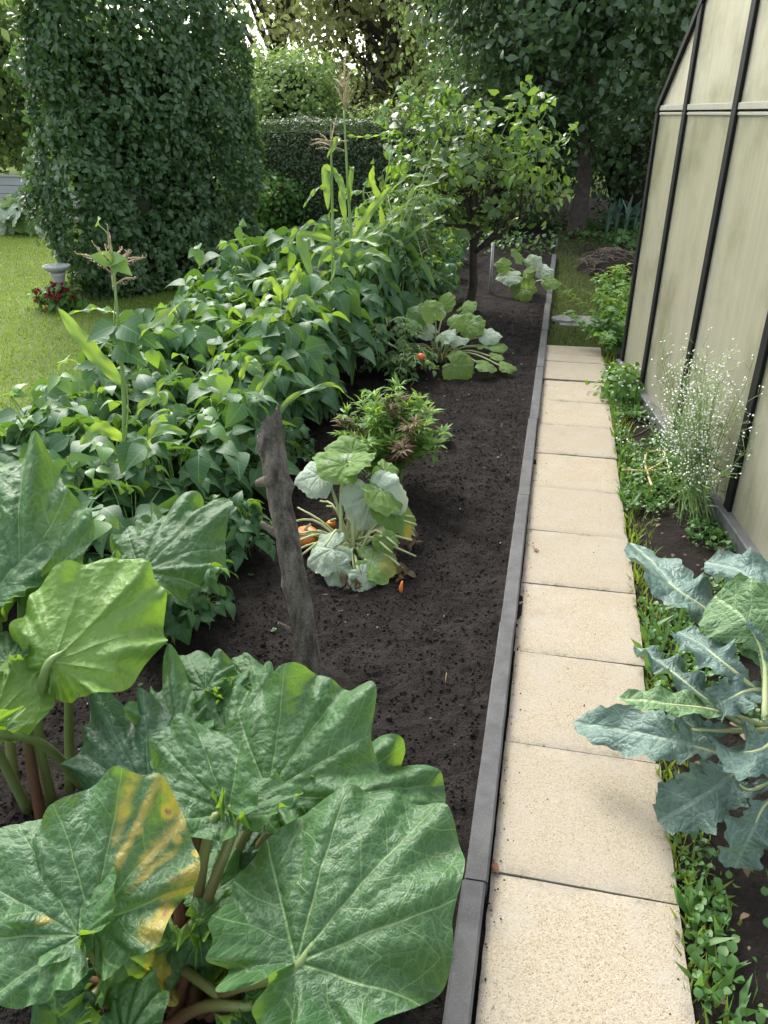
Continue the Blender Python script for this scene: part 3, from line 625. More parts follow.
for y, nn in ((Y0, -wd), (Y1, wd)):
    for q in range(5):
        d0, d1 = .05+q*(LEN-.08)/5, .05+(q+1)*(LEN-.08)/5-.008
        sheet_of('side_panel', [wp(y, .06, 0, d0), wp(y, .06, 0, d1), wp(y, GH-.03, 0, d1), wp(y, GH-.03, 0, d0)], nn, M['poly'])
    mb = MB(); bar(mb, wp(y, GH-.01, 0, .04), wp(y, GH-.01, 0, LEN), nn, .03, .05, .012); mb.build('eave_rail', M['black'], gr, smooth=False, bevel=.004)
mb = MB(); mb.tube([wp(YR, ZR+.03, .03), wp(YR, ZR+.03, 0, LEN+.03)], .03, 6); mb.build('ridge', M['black'], gr)
mb = MB()
for a, b in zip(py_[:-1], py_[1:]): bar(mb, wp(a-.032, GH-.002), wp(b+.032, GH-.002), wn, .013, .02, .010); bar(mb, wp(a-.032, GH-.031), wp(b+.032, GH-.031), wn, .006, .02, .007)
mb.build('cross_rail', M['rail'], gr, smooth=False, bevel=.002)
mb = MB(); bar(mb, wp(Y0+.03, .03), wp(Y1-.03, .03), wn, .035, .06, .028); bar(mb, wp(Y0+.03, .074), wp(Y1-.03, .074), wn, .008, .05, .040); mb.build('sill', M['alu'], gr, smooth=False, bevel=.004)
mb = MB(); mb.tube([wp(5.2, 1.5, -.03), wp(4.80, .15, -.03)], .008, 6); mb.build('brace', M['metal'], gr)
mb = MB(); P = [wp(y, 0, 0, d) for y in (Y0-.02, Y1+.02) for d in (.02, LEN-.02)]; mb.add(np.array(P)+[0, 0, -.012], np.array([[0, 2, 3, 1]])); o = mb.build('soil_floor', M['soil2'], gr)
if o.data.polygons[0].normal.z < 0: o.data.flip_normals()

# ------------------------------------------------------------------ foliage masses
def put_leaves(mb, P, Nout, size, T, droop=.3, jit=.5, upb=.3):
    n = len(P); Nv = nrm(Nout+upb*np.array([0, 0, 1.])+jit*rng.normal(size=(n, 3)))
    D = np.cross(Nv, rng.normal(size=(n, 3))); D = nrm(D)-np.array([0, 0, droop]); D = D-Nv*np.sum(D*Nv, -1, keepdims=True)
    mb.inst(T, frames(D, Nv), P, size*rng.uniform(.45, 1.4, n))
def hedge_block(name, A, B, th, h, n, size, mat, label, cat, bump=.12, toplose=0., T=T_LEAF, z0=-.03, group=None):
    A, B = np.array([*A, 0.]), np.array([*B, 0.]); L = np.linalg.norm(B-A); ax = (B-A)/L; nn = np.array([ax[1], -ax[0], 0])   # nn: front face outwards, the block lies behind
    root = thing(name, (A+B)/2-nn*th/2, label, cat, group)
    faces = [('f', L*h), ('b', L*h*.35), ('s', th*h), ('e', th*h), ('t', L*th)]; tot = sum(f[1] for f in faces); mb = MB()
    for nm, ar in faces:
        m = int(n*ar/tot); u, v = rng.random(m), rng.random(m)
        if nm == 'f': P = A+ax*(u*L)[:, None]+np.array([0, 0, 1.])*(v*h)[:, None]; N_ = nn
        elif nm == 'b': P = A-nn*th+ax*(u*L)[:, None]+np.array([0, 0, 1.])*(v*h)[:, None]; N_ = -nn
        elif nm == 's': P = A-nn*(u*th)[:, None]+np.array([0, 0, 1.])*(v*h)[:, None]; N_ = -ax
        elif nm == 'e': P = B-nn*(u*th)[:, None]+np.array([0, 0, 1.])*(v*h)[:, None]; N_ = ax
        else: P = A+ax*(u*L)[:, None]-nn*(v*th)[:, None]+np.array([0, 0, h]); N_ = np.array([0, 0, 1.])
        off = bump*2.4*fbm(P, 1.5, 4, 3)+bump*.9*fbm(P, 6, 2, 5)-.05*rng.random(m)**2
        P = P+N_*(off+.03+.14*(rng.random(m) < .04)*rng.random(m))[:, None]
        if toplose and nm in 'ft': P = P+np.array([0, 0, 1.])*(toplose*rng.random(m)**3*(P[:, 2] > h*.7))[:, None]
        P[:, 2] += z0+.03
        put_leaves(mb, P, N_, size, T, .6, .55, .35)
    mb.build('foliage', mat, root)
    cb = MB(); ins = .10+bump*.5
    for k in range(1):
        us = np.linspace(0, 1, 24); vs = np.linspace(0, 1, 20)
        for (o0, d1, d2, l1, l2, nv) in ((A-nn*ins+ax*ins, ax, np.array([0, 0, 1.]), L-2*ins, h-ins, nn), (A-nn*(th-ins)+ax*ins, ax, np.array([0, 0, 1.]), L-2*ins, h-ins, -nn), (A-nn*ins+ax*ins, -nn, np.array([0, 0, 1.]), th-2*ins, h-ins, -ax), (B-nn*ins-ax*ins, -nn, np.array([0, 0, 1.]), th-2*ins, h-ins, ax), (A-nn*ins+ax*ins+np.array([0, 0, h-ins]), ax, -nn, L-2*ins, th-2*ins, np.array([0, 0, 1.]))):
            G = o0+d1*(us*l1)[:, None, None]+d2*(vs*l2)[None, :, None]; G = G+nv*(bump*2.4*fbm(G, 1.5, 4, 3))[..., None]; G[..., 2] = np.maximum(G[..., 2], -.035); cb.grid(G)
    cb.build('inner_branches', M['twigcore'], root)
    return root
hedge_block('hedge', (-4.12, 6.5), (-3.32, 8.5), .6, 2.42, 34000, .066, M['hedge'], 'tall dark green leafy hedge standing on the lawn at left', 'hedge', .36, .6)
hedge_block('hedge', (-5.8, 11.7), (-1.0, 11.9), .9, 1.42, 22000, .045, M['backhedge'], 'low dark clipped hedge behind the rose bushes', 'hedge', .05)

def crown(mb, c, rad, nc, per, size, T, cr=.3, shell=.5, flat=.7, cut=None):
    d = rdir(nc); rr = shell+(1-shell)*rng.random(nc)**.6
    ctr = np.array(c)+d*np.array(rad)*rr[:, None]*(1+.5*fbm(d*1.2+c[0], 1.6, 2))[:, None]
    P = np.repeat(ctr, per, 0)+rng.normal(size=(nc*per, 3))*np.array([cr, cr, cr*flat])*.6
    No = nrm(P-np.array(c)); 
    if cut is not None: k = cut(P); P, No = P[k], No[k]
    put_leaves(mb, P, No, size, T, .4, .6, .5); return ctr
def tree(name, x, y, th, tr, c, rad, nc, per, size, mat, label, cr=.35, shell=.45, T=T_CARD, nl=9, group=None, lean=0., core=0., bark='bark', cut=None, cat='tree'):
    root = thing(name, (x, y, -.035), label, cat, group)
    mb = MB(); ctr = crown(mb, c, rad, nc, per, size, T, cr, shell, cut=cut); mb.build('crown', M[mat], root)
    tb = MB(); top = np.array([x+lean, y, th]); base = np.array([x, y, -.06])
    tb.tube(spline([base, base*.5+top*.5+[.03, .02, 0], top, np.array(c)+[0, 0, rad[2]*.2]], 14), [tr*1.35, tr, tr*.9, tr*.75, tr*.4], 10, wob=.12)
    for k in rng.choice(len(ctr), nl, replace=False):
        e = ctr[k]; st = top+(np.array(c)-top)*rng.random()*.6; mid = st*.5+e*.5+rng.normal(size=3)*.08*np.linalg.norm(e-st)
        pts = spline([st, mid, e], 8); tb.tube(pts, [tr*.5, tr*.28, tr*.1], 6, wob=.15)
        for q in range(3):
            e2 = ctr[rng.integers(len(ctr))]; s2 = pts[4+q]; e2 = s2+(e2-s2)*min(1, .6*np.linalg.norm(e-st)/max(np.linalg.norm(e2-s2), .01)); tb.tube(spline([s2, s2*.5+e2*.5+rng.normal(size=3)*.05, e2], 5), [tr*.2, tr*.06], 5)
    tb.build('trunk', M[bark], root)
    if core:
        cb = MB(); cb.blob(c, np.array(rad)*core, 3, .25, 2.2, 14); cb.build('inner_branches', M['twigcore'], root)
    return root
# dark trees at the back right
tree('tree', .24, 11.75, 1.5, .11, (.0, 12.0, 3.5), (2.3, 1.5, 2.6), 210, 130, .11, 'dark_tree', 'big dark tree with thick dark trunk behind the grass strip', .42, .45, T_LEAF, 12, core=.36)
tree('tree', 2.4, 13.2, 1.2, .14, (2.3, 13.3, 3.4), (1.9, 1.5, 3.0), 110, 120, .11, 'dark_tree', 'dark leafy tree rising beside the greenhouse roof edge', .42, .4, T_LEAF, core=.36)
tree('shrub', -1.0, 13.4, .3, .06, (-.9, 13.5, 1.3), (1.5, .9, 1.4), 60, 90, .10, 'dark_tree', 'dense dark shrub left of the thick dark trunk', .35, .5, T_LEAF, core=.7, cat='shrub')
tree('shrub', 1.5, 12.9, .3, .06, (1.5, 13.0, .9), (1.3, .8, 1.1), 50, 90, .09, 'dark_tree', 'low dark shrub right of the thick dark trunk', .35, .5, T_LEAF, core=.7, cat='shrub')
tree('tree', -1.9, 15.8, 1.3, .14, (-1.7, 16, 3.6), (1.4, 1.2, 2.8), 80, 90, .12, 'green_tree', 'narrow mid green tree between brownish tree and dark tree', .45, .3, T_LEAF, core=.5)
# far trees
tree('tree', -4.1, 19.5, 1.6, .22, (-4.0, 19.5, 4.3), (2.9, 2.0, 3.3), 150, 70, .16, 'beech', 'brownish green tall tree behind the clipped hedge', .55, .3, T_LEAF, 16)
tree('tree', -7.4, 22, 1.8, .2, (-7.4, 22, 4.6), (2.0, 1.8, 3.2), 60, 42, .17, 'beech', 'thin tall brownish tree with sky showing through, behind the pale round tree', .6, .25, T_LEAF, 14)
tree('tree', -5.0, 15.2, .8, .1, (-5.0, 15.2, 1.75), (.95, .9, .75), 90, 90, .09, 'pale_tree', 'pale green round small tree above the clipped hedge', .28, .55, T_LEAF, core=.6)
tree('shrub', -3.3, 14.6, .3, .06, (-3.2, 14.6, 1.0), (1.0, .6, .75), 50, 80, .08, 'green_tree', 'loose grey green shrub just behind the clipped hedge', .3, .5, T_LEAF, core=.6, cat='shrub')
for k, (x, y, zc, rx, rz, mt, lb) in enumerate((
        (-10.5, 13.5, 2.7, 1.8, 2.4, 'green_tree', 'bushy green tree behind the low grey wall at far left'), (-8.2, 14.2, 1.7, 1.3, 1.4, 'dark_tree', 'dark rounded bush above the low grey wall'),
        (-12.5, 18, 4.5, 2.6, 3.6, 'green_tree', 'tall green tree at the far left edge behind the bushes'), (-6.9, 17.5, 1.2, 1.3, 1.2, 'green_tree', 'yellowish green bush beside the tall hedge far behind'),
        (-2.0, 24, 4.6, 2.8, 4.0, 'green_tree', 'distant green tree seen over the fruit tree'), (1.8, 22, 4.2, 3.0, 4.0, 'dark_tree', 'distant dark tree behind the big dark tree'), (6.0, 19, 4.0, 3.0, 3.6, 'dark_tree', 'distant dark tree behind the greenhouse'), (-15.5, 24, 4, 3.5, 4, 'green_tree', 'distant green tree beyond the lawn at far left'))):
    tree('tree', x, y, zc*.4, .16, (x, y, zc), (rx, rx*.8, rz), 90, 80, .15, mt, lb, .5, .4, T_LEAF, core=.55, group='trees around the garden edge')
for k, x in enumerate((-19, -14.5, -10, -5.5, -.5, 4.5, 9.5)):
    tree('tree', x, 28+2*math.sin(k*2.1), 1.5, .2, (x, 28, 1.3), (3.4, 1.6, 2.0), 70, 70, .22, 'green_tree', 'far off green tree in the row closing the garden', .6, .5, T_LEAF, core=.75, group='far row of trees')

# ------------------------------------------------------------------ back left: wall, plants, bird bath, flower bed
a, b = at(-60, 216, z=-.03), at(44, 210, z=-.03); a[1] = b[1] = max(a[1], 12.2); a = np.array([-11.5, 12.3, 0]); b = np.array([-7.3, 12.3, 0])
fw = thing('garden_wall', (a+b)/2, 'low grey wall of long pale boards at far left', 'wall')
mb = MB()
for k in range(5): mb.box((a[0]+(.6 if k % 2 else 0)-.6, 12.3, -.03+.128*k), (b[0], 12.36, .09+.128*k))
mb.build('boards', M['board'], fw, smooth=False, bevel=.006)
mb = MB(); mb.box((a[0]-.6, 12.28, .612), (b[0], 12.40, .64)); mb.build('coping', M['board'], fw, smooth=False, bevel=.006)
mb = MB(); mb.box((a[0]-.6, 12.31, -.03), (b[0], 12.35, .60)); mb.build('backing', M['slate'], fw, smooth=False)

def small_squash(name, base, spots, label, mats, stem='palestem', group=None, size=(.1, .2), seed=0, flow=False):
    root = thing(name, base, label, 'squash plant', group); r_ = np.random.default_rng(seed)
    for k, s in enumerate(spots):
        B = np.array(s[:3]); L = s[3] if len(s) > 3 else r_.uniform(*size)
        D = nrm(np.array([B[0]-base[0]+r_.normal()*.1, B[1]-base[1]+r_.normal()*.1, -.15+.2*r_.normal()])) if len(s) < 5 else nrm(s[4])
        Nh = s[5] if len(s) > 5 else nrm(np.array([r_.normal()*.3, -.35+r_.normal()*.3, 1]))
        add_leaf(root, B, B+D*L*.72, Nh, M[mats[k % len(mats)]], SQU, seed+k, 1.0, stalk=base+np.array([r_.normal()*.03, r_.normal()*.03, 0]), stalkmat=M[stem], sr=.006, tint=r_.random(),
                 cup=.2, droop=.5, roll=.4, ripple=.035, rk=5, pucker=.01, mains=(0, 40, 85, 130), rings=22, spokes=90, teeth=.04)
    return root
def G0(u, v): return at(u, v, z=-.01)
# far squash plants in front of the low wall
for k, u in enumerate((2, 14, 27, 38)):
    b = at(u, 234, z=-.03); sp = [(b[0]+rng.normal()*.22, b[1]+rng.normal()*.15, .1+.35*rng.random(), .22+.08*rng.random()) for _ in range(9)]
    small_squash('squash_plant', b, sp, 'pale leaved squash plant in the bed before the low grey wall', ['mildew', 'squash', 'mildew'], group='squash plants by the low wall', seed=40+20*k)
bp = at(64, 306, z=-.035); mb = MB()
bb = thing('bird_bath', bp, 'weathered pale stone bird bath on a pedestal beside the tall hedge', 'bird bath')
z = np.array([0, .03, .05, .09, .22, .27, .30]); r = np.array([.10, .10, .07, .05, .045, .06, .075])*1.0
mb.tube(np.column_stack([np.full(7, bp[0]), np.full(7, bp[1]), bp[2]+z]), r, 16); mb.build('pedestal', M['stone'], bb)
mb = MB(); z = np.array([.30, .32, .355, .365, .36, .335]); r = [.05, .09, .125, .12, .11, .03]
th = np.linspace(0, 2*np.pi, 25); mb.grid(np.stack([np.stack([bp[0]+rr*np.cos(th), bp[1]+rr*np.sin(th), 0*th+bp[2]+zz], -1) for zz, rr in zip(z, r)])); mb.build('bowl', M['stone'], bb)
fp = bp+np.array([.05, -.12, 0]); fl = thing('flower_plant', fp, 'small plant with dark red flowers at the foot of the bird bath', 'flowers')
mb = MB(); crown(mb, fp+[0, 0, .10], (.20, .16, .11), 30, 16, .06, T_LEAF, .08); mb.build('foliage', M['shrub'], fl)
for d in rdir(26, .5):
    mb = MB(); q = fp+[0, -.02, .12]+d*[.19, .15, .10]; mb.inst(T_ROUND, frames(rdir(8), rdir(8)), q+.012*rng.normal(size=(8, 3)), .035); mb.build('flower', M['red_flower'], fl)
# flower bed with edging at the back
eb = [at(225, 250, z=-.03), at(268, 246, z=-.03), at(318, 230, z=-.03), at(366, 214, z=-.03), at(384, 209, z=-.03)]
mb = MB()
for a, b in zip(eb[:-1], eb[1:]): mb.box((0, -.05, 0), (np.linalg.norm(b-a)-.004, .05, .12), frames(np.array([b-a]), np.array([[0, 0, 1.]]))[0][:, [1, 0, 2]]*[1, -1, 1], a)
tag(mb.build('bed_edging', M['slate'], smooth=False), kind='structure')
mb = MB(); g = np.array([[e+np.array([-.15, .1, .02])*1+np.array([-.25, 1.0, 0])*t for t in np.linspace(0, 1.7, 8)] for e in eb]); g[..., 2] = .01+.04*vnoise(g, 9); mb.grid(g)
o = mb.build('flower_bed', M['soil2']); tag(o, kind='structure')
if o.data.polygons[0].normal.z < 0: o.data.flip_normals()
for k, (u, v, h, rx, lb) in enumerate(((238, 243, 1.0, .45, 'tall bright green rose bush at the corner of the tall hedge'), (272, 236, .8, .45, 'light green rose bush with a few red flowers in the back bed'), (305, 226, .55, .5, 'low spreading green bush by the dark bed edging'), (345, 213, .42, .5, 'low leafy bush at the far end of the bed edging'))):
    p = at(u, v, z=-.03)+np.array([-.15, .45, 0]); s = thing('rose_bush', p, lb, 'bush', 'bushes in the back flower bed')
    mb = MB(); crown(mb, p+[0, 0, h*.52], (rx, .4, h*.5), 60, 34, .075, T_LEAF, .16, .4); mb.build('foliage', M['shrub'] if k < 3 else M['green_tree'], s)
    mb = MB(); [mb.tube(spline([p, p+[rng.normal()*.1, rng.normal()*.1, h*.5], p+[rng.normal()*.25, rng.normal()*.25, h*.95]], 6), [.012, .004], 5) for _ in range(7)]; mb.build('stems', M['greenstem'], s)
    if k == 1:
        for q in range(7):
            mb = MB(); c_ = p+[rng.uniform(-.35, .35), -.3, h*rng.uniform(.4, .95)]; mb.inst(T_ROUND, frames(rdir(7), rdir(7)), np.repeat(c_[None], 7, 0), .04); mb.build('flower', M['red_flower'], s)

# ------------------------------------------------------------------ fruit tree over the bed
tree('fruit_tree', -.74, 6.95, .46, .042, (-.72, 6.95, 1.12), (.76, .56, .50), 105, 15, .08, 'fruit', 'small gnarled fruit tree standing in the dark soil bed', .16, .35, T_LEAF, 18, lean=.04, cat='fruit tree')
ft = bpy.data.objects['fruit_tree']; M['young_fruit'] = leafmat('young_fruit_leaf', (.05, .125, .035), (.10, .19, .05), (.28, .46, .05), .27, .42, .5)
for k in range(26):
    a = rng.random()*6.28; el = rng.uniform(-.1, 1.3); d = np.array([math.cos(a)*math.cos(el), math.sin(a)*math.cos(el), math.sin(el)]); st = np.array([-.72, 6.95, 1.16])+d*np.array([.58, .5, .42])
    if k == 0: st, d = np.array([-1.12, 6.8, 1.4]), np.array([-.25, 0, .9])
    if k == 1: st, d = np.array([-1.05, 6.8, 1.3]), np.array([-.5, 0, .7])
    if k == 2: st, d = np.array([-.25, 6.8, 1.42]), np.array([.5, 0, .6])
    e = st+nrm(d+[0, 0, .45])*rng.uniform(.16, .34); pts = spline([st-d*.2, st*.5+e*.5+rng.normal(size=3)*.02, e], 11); mb = MB(); mb.tube(pts, [.006, .002], 4)
    put_leaves(mb, np.repeat(pts[3:], 2, 0)+rng.normal(size=(16, 3))*.02, np.repeat(rdir(8, .6), 2, 0), .085, T_LEAF, .3, .5, .5); mb.build('shoot', M['young_fruit'], ft)

# ------------------------------------------------------------------ bean row
def bean_bush(seed, n=56, n2=3):
    root = thing('bean_plant', (0, 0, 0), 'bushy green bean plant in the dense row between lawn and dark soil', 'bean plant', 'bean plants in the row beside the lawn')
    for part, m, lit in (('foliage', n, 0), ('lit_top_leaves', n2, 1)):  # smaller top leaves take the bean_lit copy, their sunlit look painted in
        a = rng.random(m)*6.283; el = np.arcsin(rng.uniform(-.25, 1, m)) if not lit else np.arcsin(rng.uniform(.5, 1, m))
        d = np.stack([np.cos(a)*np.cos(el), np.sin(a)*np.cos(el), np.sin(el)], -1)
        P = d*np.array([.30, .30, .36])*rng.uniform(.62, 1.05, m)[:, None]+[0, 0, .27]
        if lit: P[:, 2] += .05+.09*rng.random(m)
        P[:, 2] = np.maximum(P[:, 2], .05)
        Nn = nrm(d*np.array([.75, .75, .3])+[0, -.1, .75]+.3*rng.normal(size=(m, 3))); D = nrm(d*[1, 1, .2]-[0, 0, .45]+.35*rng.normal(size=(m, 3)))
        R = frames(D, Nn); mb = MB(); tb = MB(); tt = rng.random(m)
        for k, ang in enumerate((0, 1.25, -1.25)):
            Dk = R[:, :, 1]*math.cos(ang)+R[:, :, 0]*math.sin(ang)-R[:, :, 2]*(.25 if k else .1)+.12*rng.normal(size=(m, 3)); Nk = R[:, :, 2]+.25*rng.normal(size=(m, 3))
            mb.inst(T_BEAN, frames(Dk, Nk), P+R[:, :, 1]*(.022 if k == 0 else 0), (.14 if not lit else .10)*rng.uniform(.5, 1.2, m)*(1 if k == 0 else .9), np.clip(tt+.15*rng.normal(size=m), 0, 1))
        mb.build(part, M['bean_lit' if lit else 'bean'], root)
        if not lit:
            for k in range(0, m): tb.tube(spline([[rng.normal()*.03, rng.normal()*.03, .02], P[k]*[.5, .5, .7]+[0, 0, .03], P[k]+R[k, :, 1]*.02], 6), [.004, .0018], 4)
            for k in range(6):
                a_ = rng.random()*6.28; q = np.array([math.cos(a_)*.22, math.sin(a_)*.22, .12+.25*rng.random()]); tb.tube(spline([q, q+[.005, .01, -.06], q+[.0, .0, -.12]], 5), [.003, .005, .004, .002], 5)
            tb.build('stems', M['greenstem'], root)
    return root
protos = [bean_bush(k) for k in range(5)]
spots = []
for j, x in enumerate((-1.42, -1.78, -2.12)):
    for i in range(14):
        y = 1.95+.33*i+rng.normal()*.05+.1*j
        if j == 2 and y > 5.6: continue
        if j == 0 and y < 2.15: continue
        spots.append((x+rng.normal()*.04+(.04 if y > 4.5 else 0), y))
zt = lambda y: np.interp(y, [1.9, 2.5, 3.2, 4.0, 5.0, 6.3], [.62, .68, .84, 1.0, 1.14, 1.42])
for k, (x, y) in enumerate(spots):
    s = zt(y)*rng.uniform(.93, 1.1)
    if k < 5:
        o = protos[k]; o.location = (x, y, -.01); o.rotation_euler = (0, 0, rng.random()*6.28); o.scale = (.5+.5*s, .5+.5*s, s)
    else:
        o = dup(protos[k % 5], (x, y, -.01), rng.random()*6.28); o.scale = (.5+.5*s, .5+.5*s, s)
# low bean seedlings at the edge of the row
for k, (u, v) in enumerate(((215, 620), (240, 500), (262, 478), (190, 640), (300, 470), (330, 420), (255, 560))):
    o = dup(protos[k % 5], G0(u, v)-[.06, 0, 0], k*1.3, .42); o['label'] = 'small low bean plant at the soil edge of the bean row'; o['group'] = 'low bean plants at the soil edge'
for k, (u, v) in enumerate(((440, 300), (428, 285), (447, 278), (418, 300), (432, 268), (452, 262))):
    o = dup(protos[k % 5], G0(u, v), k*1.1, .62); o['label'] = 'low leafy bean plant left of the fruit tree trunk'; o['group'] = 'bean plants left of the fruit tree trunk'
# climbing shoots above the row: thin vines with three-part leaves
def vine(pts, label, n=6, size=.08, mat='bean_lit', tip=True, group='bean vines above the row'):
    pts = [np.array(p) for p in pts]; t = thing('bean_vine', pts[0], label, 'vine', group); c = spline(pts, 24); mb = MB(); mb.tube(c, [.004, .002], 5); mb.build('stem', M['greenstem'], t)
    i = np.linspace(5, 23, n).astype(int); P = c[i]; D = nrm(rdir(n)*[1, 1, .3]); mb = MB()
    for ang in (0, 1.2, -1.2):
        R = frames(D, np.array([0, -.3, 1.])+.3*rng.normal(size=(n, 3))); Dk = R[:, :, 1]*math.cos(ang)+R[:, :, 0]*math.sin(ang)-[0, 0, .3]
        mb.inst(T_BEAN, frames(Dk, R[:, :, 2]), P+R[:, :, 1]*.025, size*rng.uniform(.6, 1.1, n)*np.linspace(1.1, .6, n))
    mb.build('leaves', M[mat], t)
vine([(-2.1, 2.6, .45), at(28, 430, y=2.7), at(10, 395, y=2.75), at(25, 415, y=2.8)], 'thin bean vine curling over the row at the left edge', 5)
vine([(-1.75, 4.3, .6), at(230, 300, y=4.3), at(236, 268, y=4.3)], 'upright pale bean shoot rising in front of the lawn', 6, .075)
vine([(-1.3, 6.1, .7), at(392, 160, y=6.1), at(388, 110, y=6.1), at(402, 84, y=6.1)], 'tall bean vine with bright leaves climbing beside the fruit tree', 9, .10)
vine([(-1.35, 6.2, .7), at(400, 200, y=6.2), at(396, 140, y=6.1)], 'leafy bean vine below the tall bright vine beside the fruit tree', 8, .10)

# ------------------------------------------------------------------ maize
def Pl(y, *uv): return [at(u, v, y=y+(k*.0)) for k, (u, v) in enumerate(uv)]
def maize(label, y, stalk, leaves, tassel=None, ear=None, r=.012, tw=(.12, 9)):
    st = [at(u, v, y=y) for u, v in stalk]; base = st[0].copy(); base[2] = -.02; st = [base]+st if st[0][2] > .05 else st
    t = thing('maize_plant', base, label, 'maize plant', 'maize plants among the beans')
    mb = MB(); c = spline(st, 24); mb.tube(c, [r, r*.9, r*.55, r*.35], 8); mb.build('stalk', M['greenstem'], t)
    for k, (uv, wd_, nh, dy) in enumerate(leaves):
        pts = [at(u, v, y=y+dy*i/(len(uv)-1)) for i, (u, v) in enumerate(uv)]
        add_strip(t, 'leaf', M['corn'], pts, wd_*.82, nh, tint=rng.random(), n=26, nt_=3, fold=.35, ripple=.012, rk=3, seed=k)
    if tassel:
        mb = MB(); c0 = at(*tassel[0], y=y)
        top_ = at(*tassel[1], y=y); more = [tassel[1+q % (len(tassel)-1)] for q in range(len(tassel)-1, len(tassel)+5)]
        for qi, (u, v) in enumerate(list(tassel[1:])+[(a_+rng.normal()*6, b_+rng.normal()*6) for a_, b_ in more]):
            e = at(u, v, y=y+rng.normal()*.07); s0 = c0+(top_-c0)*(rng.random()*.45 if qi else 0); e = e+(s0-c0)*.6 if qi else e
            mb.tube(spline([s0, s0*.5+e*.5+[0, 0, .012], e], 7), [.002, .0036, .0032, .0014], 5, wob=.5)
            for q in np.linspace(.3, 1, 9): p = s0+(e-s0)*q; mb.tube([p, p+nrm(rdir(1)[0]+[0, 0, .8])*.012], [.002, .0012], 4)
        mb.build('tassel', M['tassel'], t)
    if ear:
        a, b = at(*ear[0], y=y-.03), at(*ear[1], y=y-.05); mb = MB(); mb.tube(spline([a, b], 9), [.012, .022, .024, .02, .006], 10); e_ = mb.build('ear', M['corn'], t)
        mb = MB(); [mb.tube(spline([b, b+[rng.normal()*.01, 0, .02], b+[rng.normal()*.02, rng.normal()*.02, .035]], 4), .0008, 3) for _ in range(14)]; mb.build('silk', M['tassel'], e_, origin=e_['_o'])
CAMN = (.2, -.8, .55)
maize('near maize plant with open tan tassel standing left of the tall hedge foot', 2.5, [(126, 480), (124, 400), (119, 330), (113, 268)],
      [([(122, 384), (92, 352), (58, 308)], .035, (.5, -.6, .5), -.02), ([(126, 427), (152, 398), (183, 362)], .022, (-.2, -.6, .6), -.3), ([(120, 345), (146, 331), (183, 302)], .032, (-.2, -.6, .7), -.16),
       ([(119, 314), (96, 309), (68, 314)], .014, (.1, -.4, .9), .1), ([(128, 480), (146, 447), (160, 430), (188, 434)], .032, (-.3, -.6, .6), -.1), ([(126, 455), (118, 470), (116, 512)], .028, CAMN, -.12), ([(125, 440), (100, 430), (80, 445)], .03, CAMN, -.15)],
      [(113, 290), (110, 235), (106, 258), (98, 262), (86, 267), (128, 262), (132, 258), (144, 268), (146, 272), (120, 255), (137, 280)])
maize('second tallest maize plant with pale hanging leaves over the bean row', 4.9, [(333, 335), (333, 260), (332, 190), (331, 140)],
      [([(331, 148), (338, 139), (327, 158)], .022, CAMN, -.1), ([(331, 176), (326, 172), (328, 210)], .034, CAMN, -.08), ([(332, 168), (340, 182), (345, 198)], .026, CAMN, -.08), ([(331, 185), (316, 190), (303, 208)], .012, CAMN, -.2),
       ([(331, 232), (312, 224), (286, 242)], .024, (.2, -.5, .8), -.2), ([(331, 240), (304, 236), (304, 252), (313, 280)], .042, CAMN, -.25), ([(333, 300), (352, 330), (352, 386)], .03, CAMN, -.4), ([(333, 250), (355, 240), (380, 246)], .026, (.2, -.5, .8), -.25)],
      [(331, 150), (331, 125), (322, 143), (316, 149), (340, 146), (345, 152), (320, 136)], ((321, 312), (321, 276)), .016)
maize('tallest maize plant with a long thin tassel against the brown tree', 5.2, [(352, 300), (351, 240), (347, 170), (344, 110)],
      [([(349, 205), (352, 168), (351, 190)], .018, CAMN, -.1), ([(349, 190), (342, 196), (346, 224)], .03, CAMN, -.1), ([(347, 136), (372, 137), (397, 130)], .012, (.1, -.4, .9), .1), ([(351, 245), (385, 226), (412, 198)], .028, (-.3, -.6, .7), .1),
       ([(351, 240), (372, 210), (392, 186)], .034, CAMN, .1), ([(351, 262), (370, 252), (392, 262)], .03, CAMN, -.2), ([(351, 262), (330, 250), (318, 268)], .03, CAMN, -.2)],
      [(344, 112), (344, 58), (338, 78), (349, 74), (336, 84), (352, 78), (334, 92), (350, 90)], None, .016)
maize('slim young maize plant rising behind the weathered log stake', 3.1, [(242, 480), (241, 420), (240, 345)],
      [([(241, 432), (256, 398), (281, 360)], .022, (-.3, -.6, .6), .1), ([(242, 455), (292, 400), (330, 386), (356, 402)], .018, (.1, -.4, .9), .45), ([(241, 440), (226, 420), (205, 430)], .024, CAMN, -.15), ([(240, 380), (250, 360), (262, 372)], .02, CAMN, -.1)], None, ((240, 445), (240, 418)), .008)
maize('pale maize plant tangled with tomato vines left of the fruit tree', 5.7, [(400, 330), (398, 260), (420, 190), (438, 140)],
      [([(399, 262), (385, 232), (380, 205)], .03, CAMN, -.1), ([(404, 240), (425, 225), (445, 215)], .03, (-.2, -.5, .8), -.1), ([(400, 225), (415, 190), (440, 182)], .028, (-.2, -.5, .8), -.1), ([(399, 280), (420, 262), (436, 290)], .03, CAMN, -.1), ([(399, 285), (380, 262), (366, 280)], .03, CAMN, -.1)])
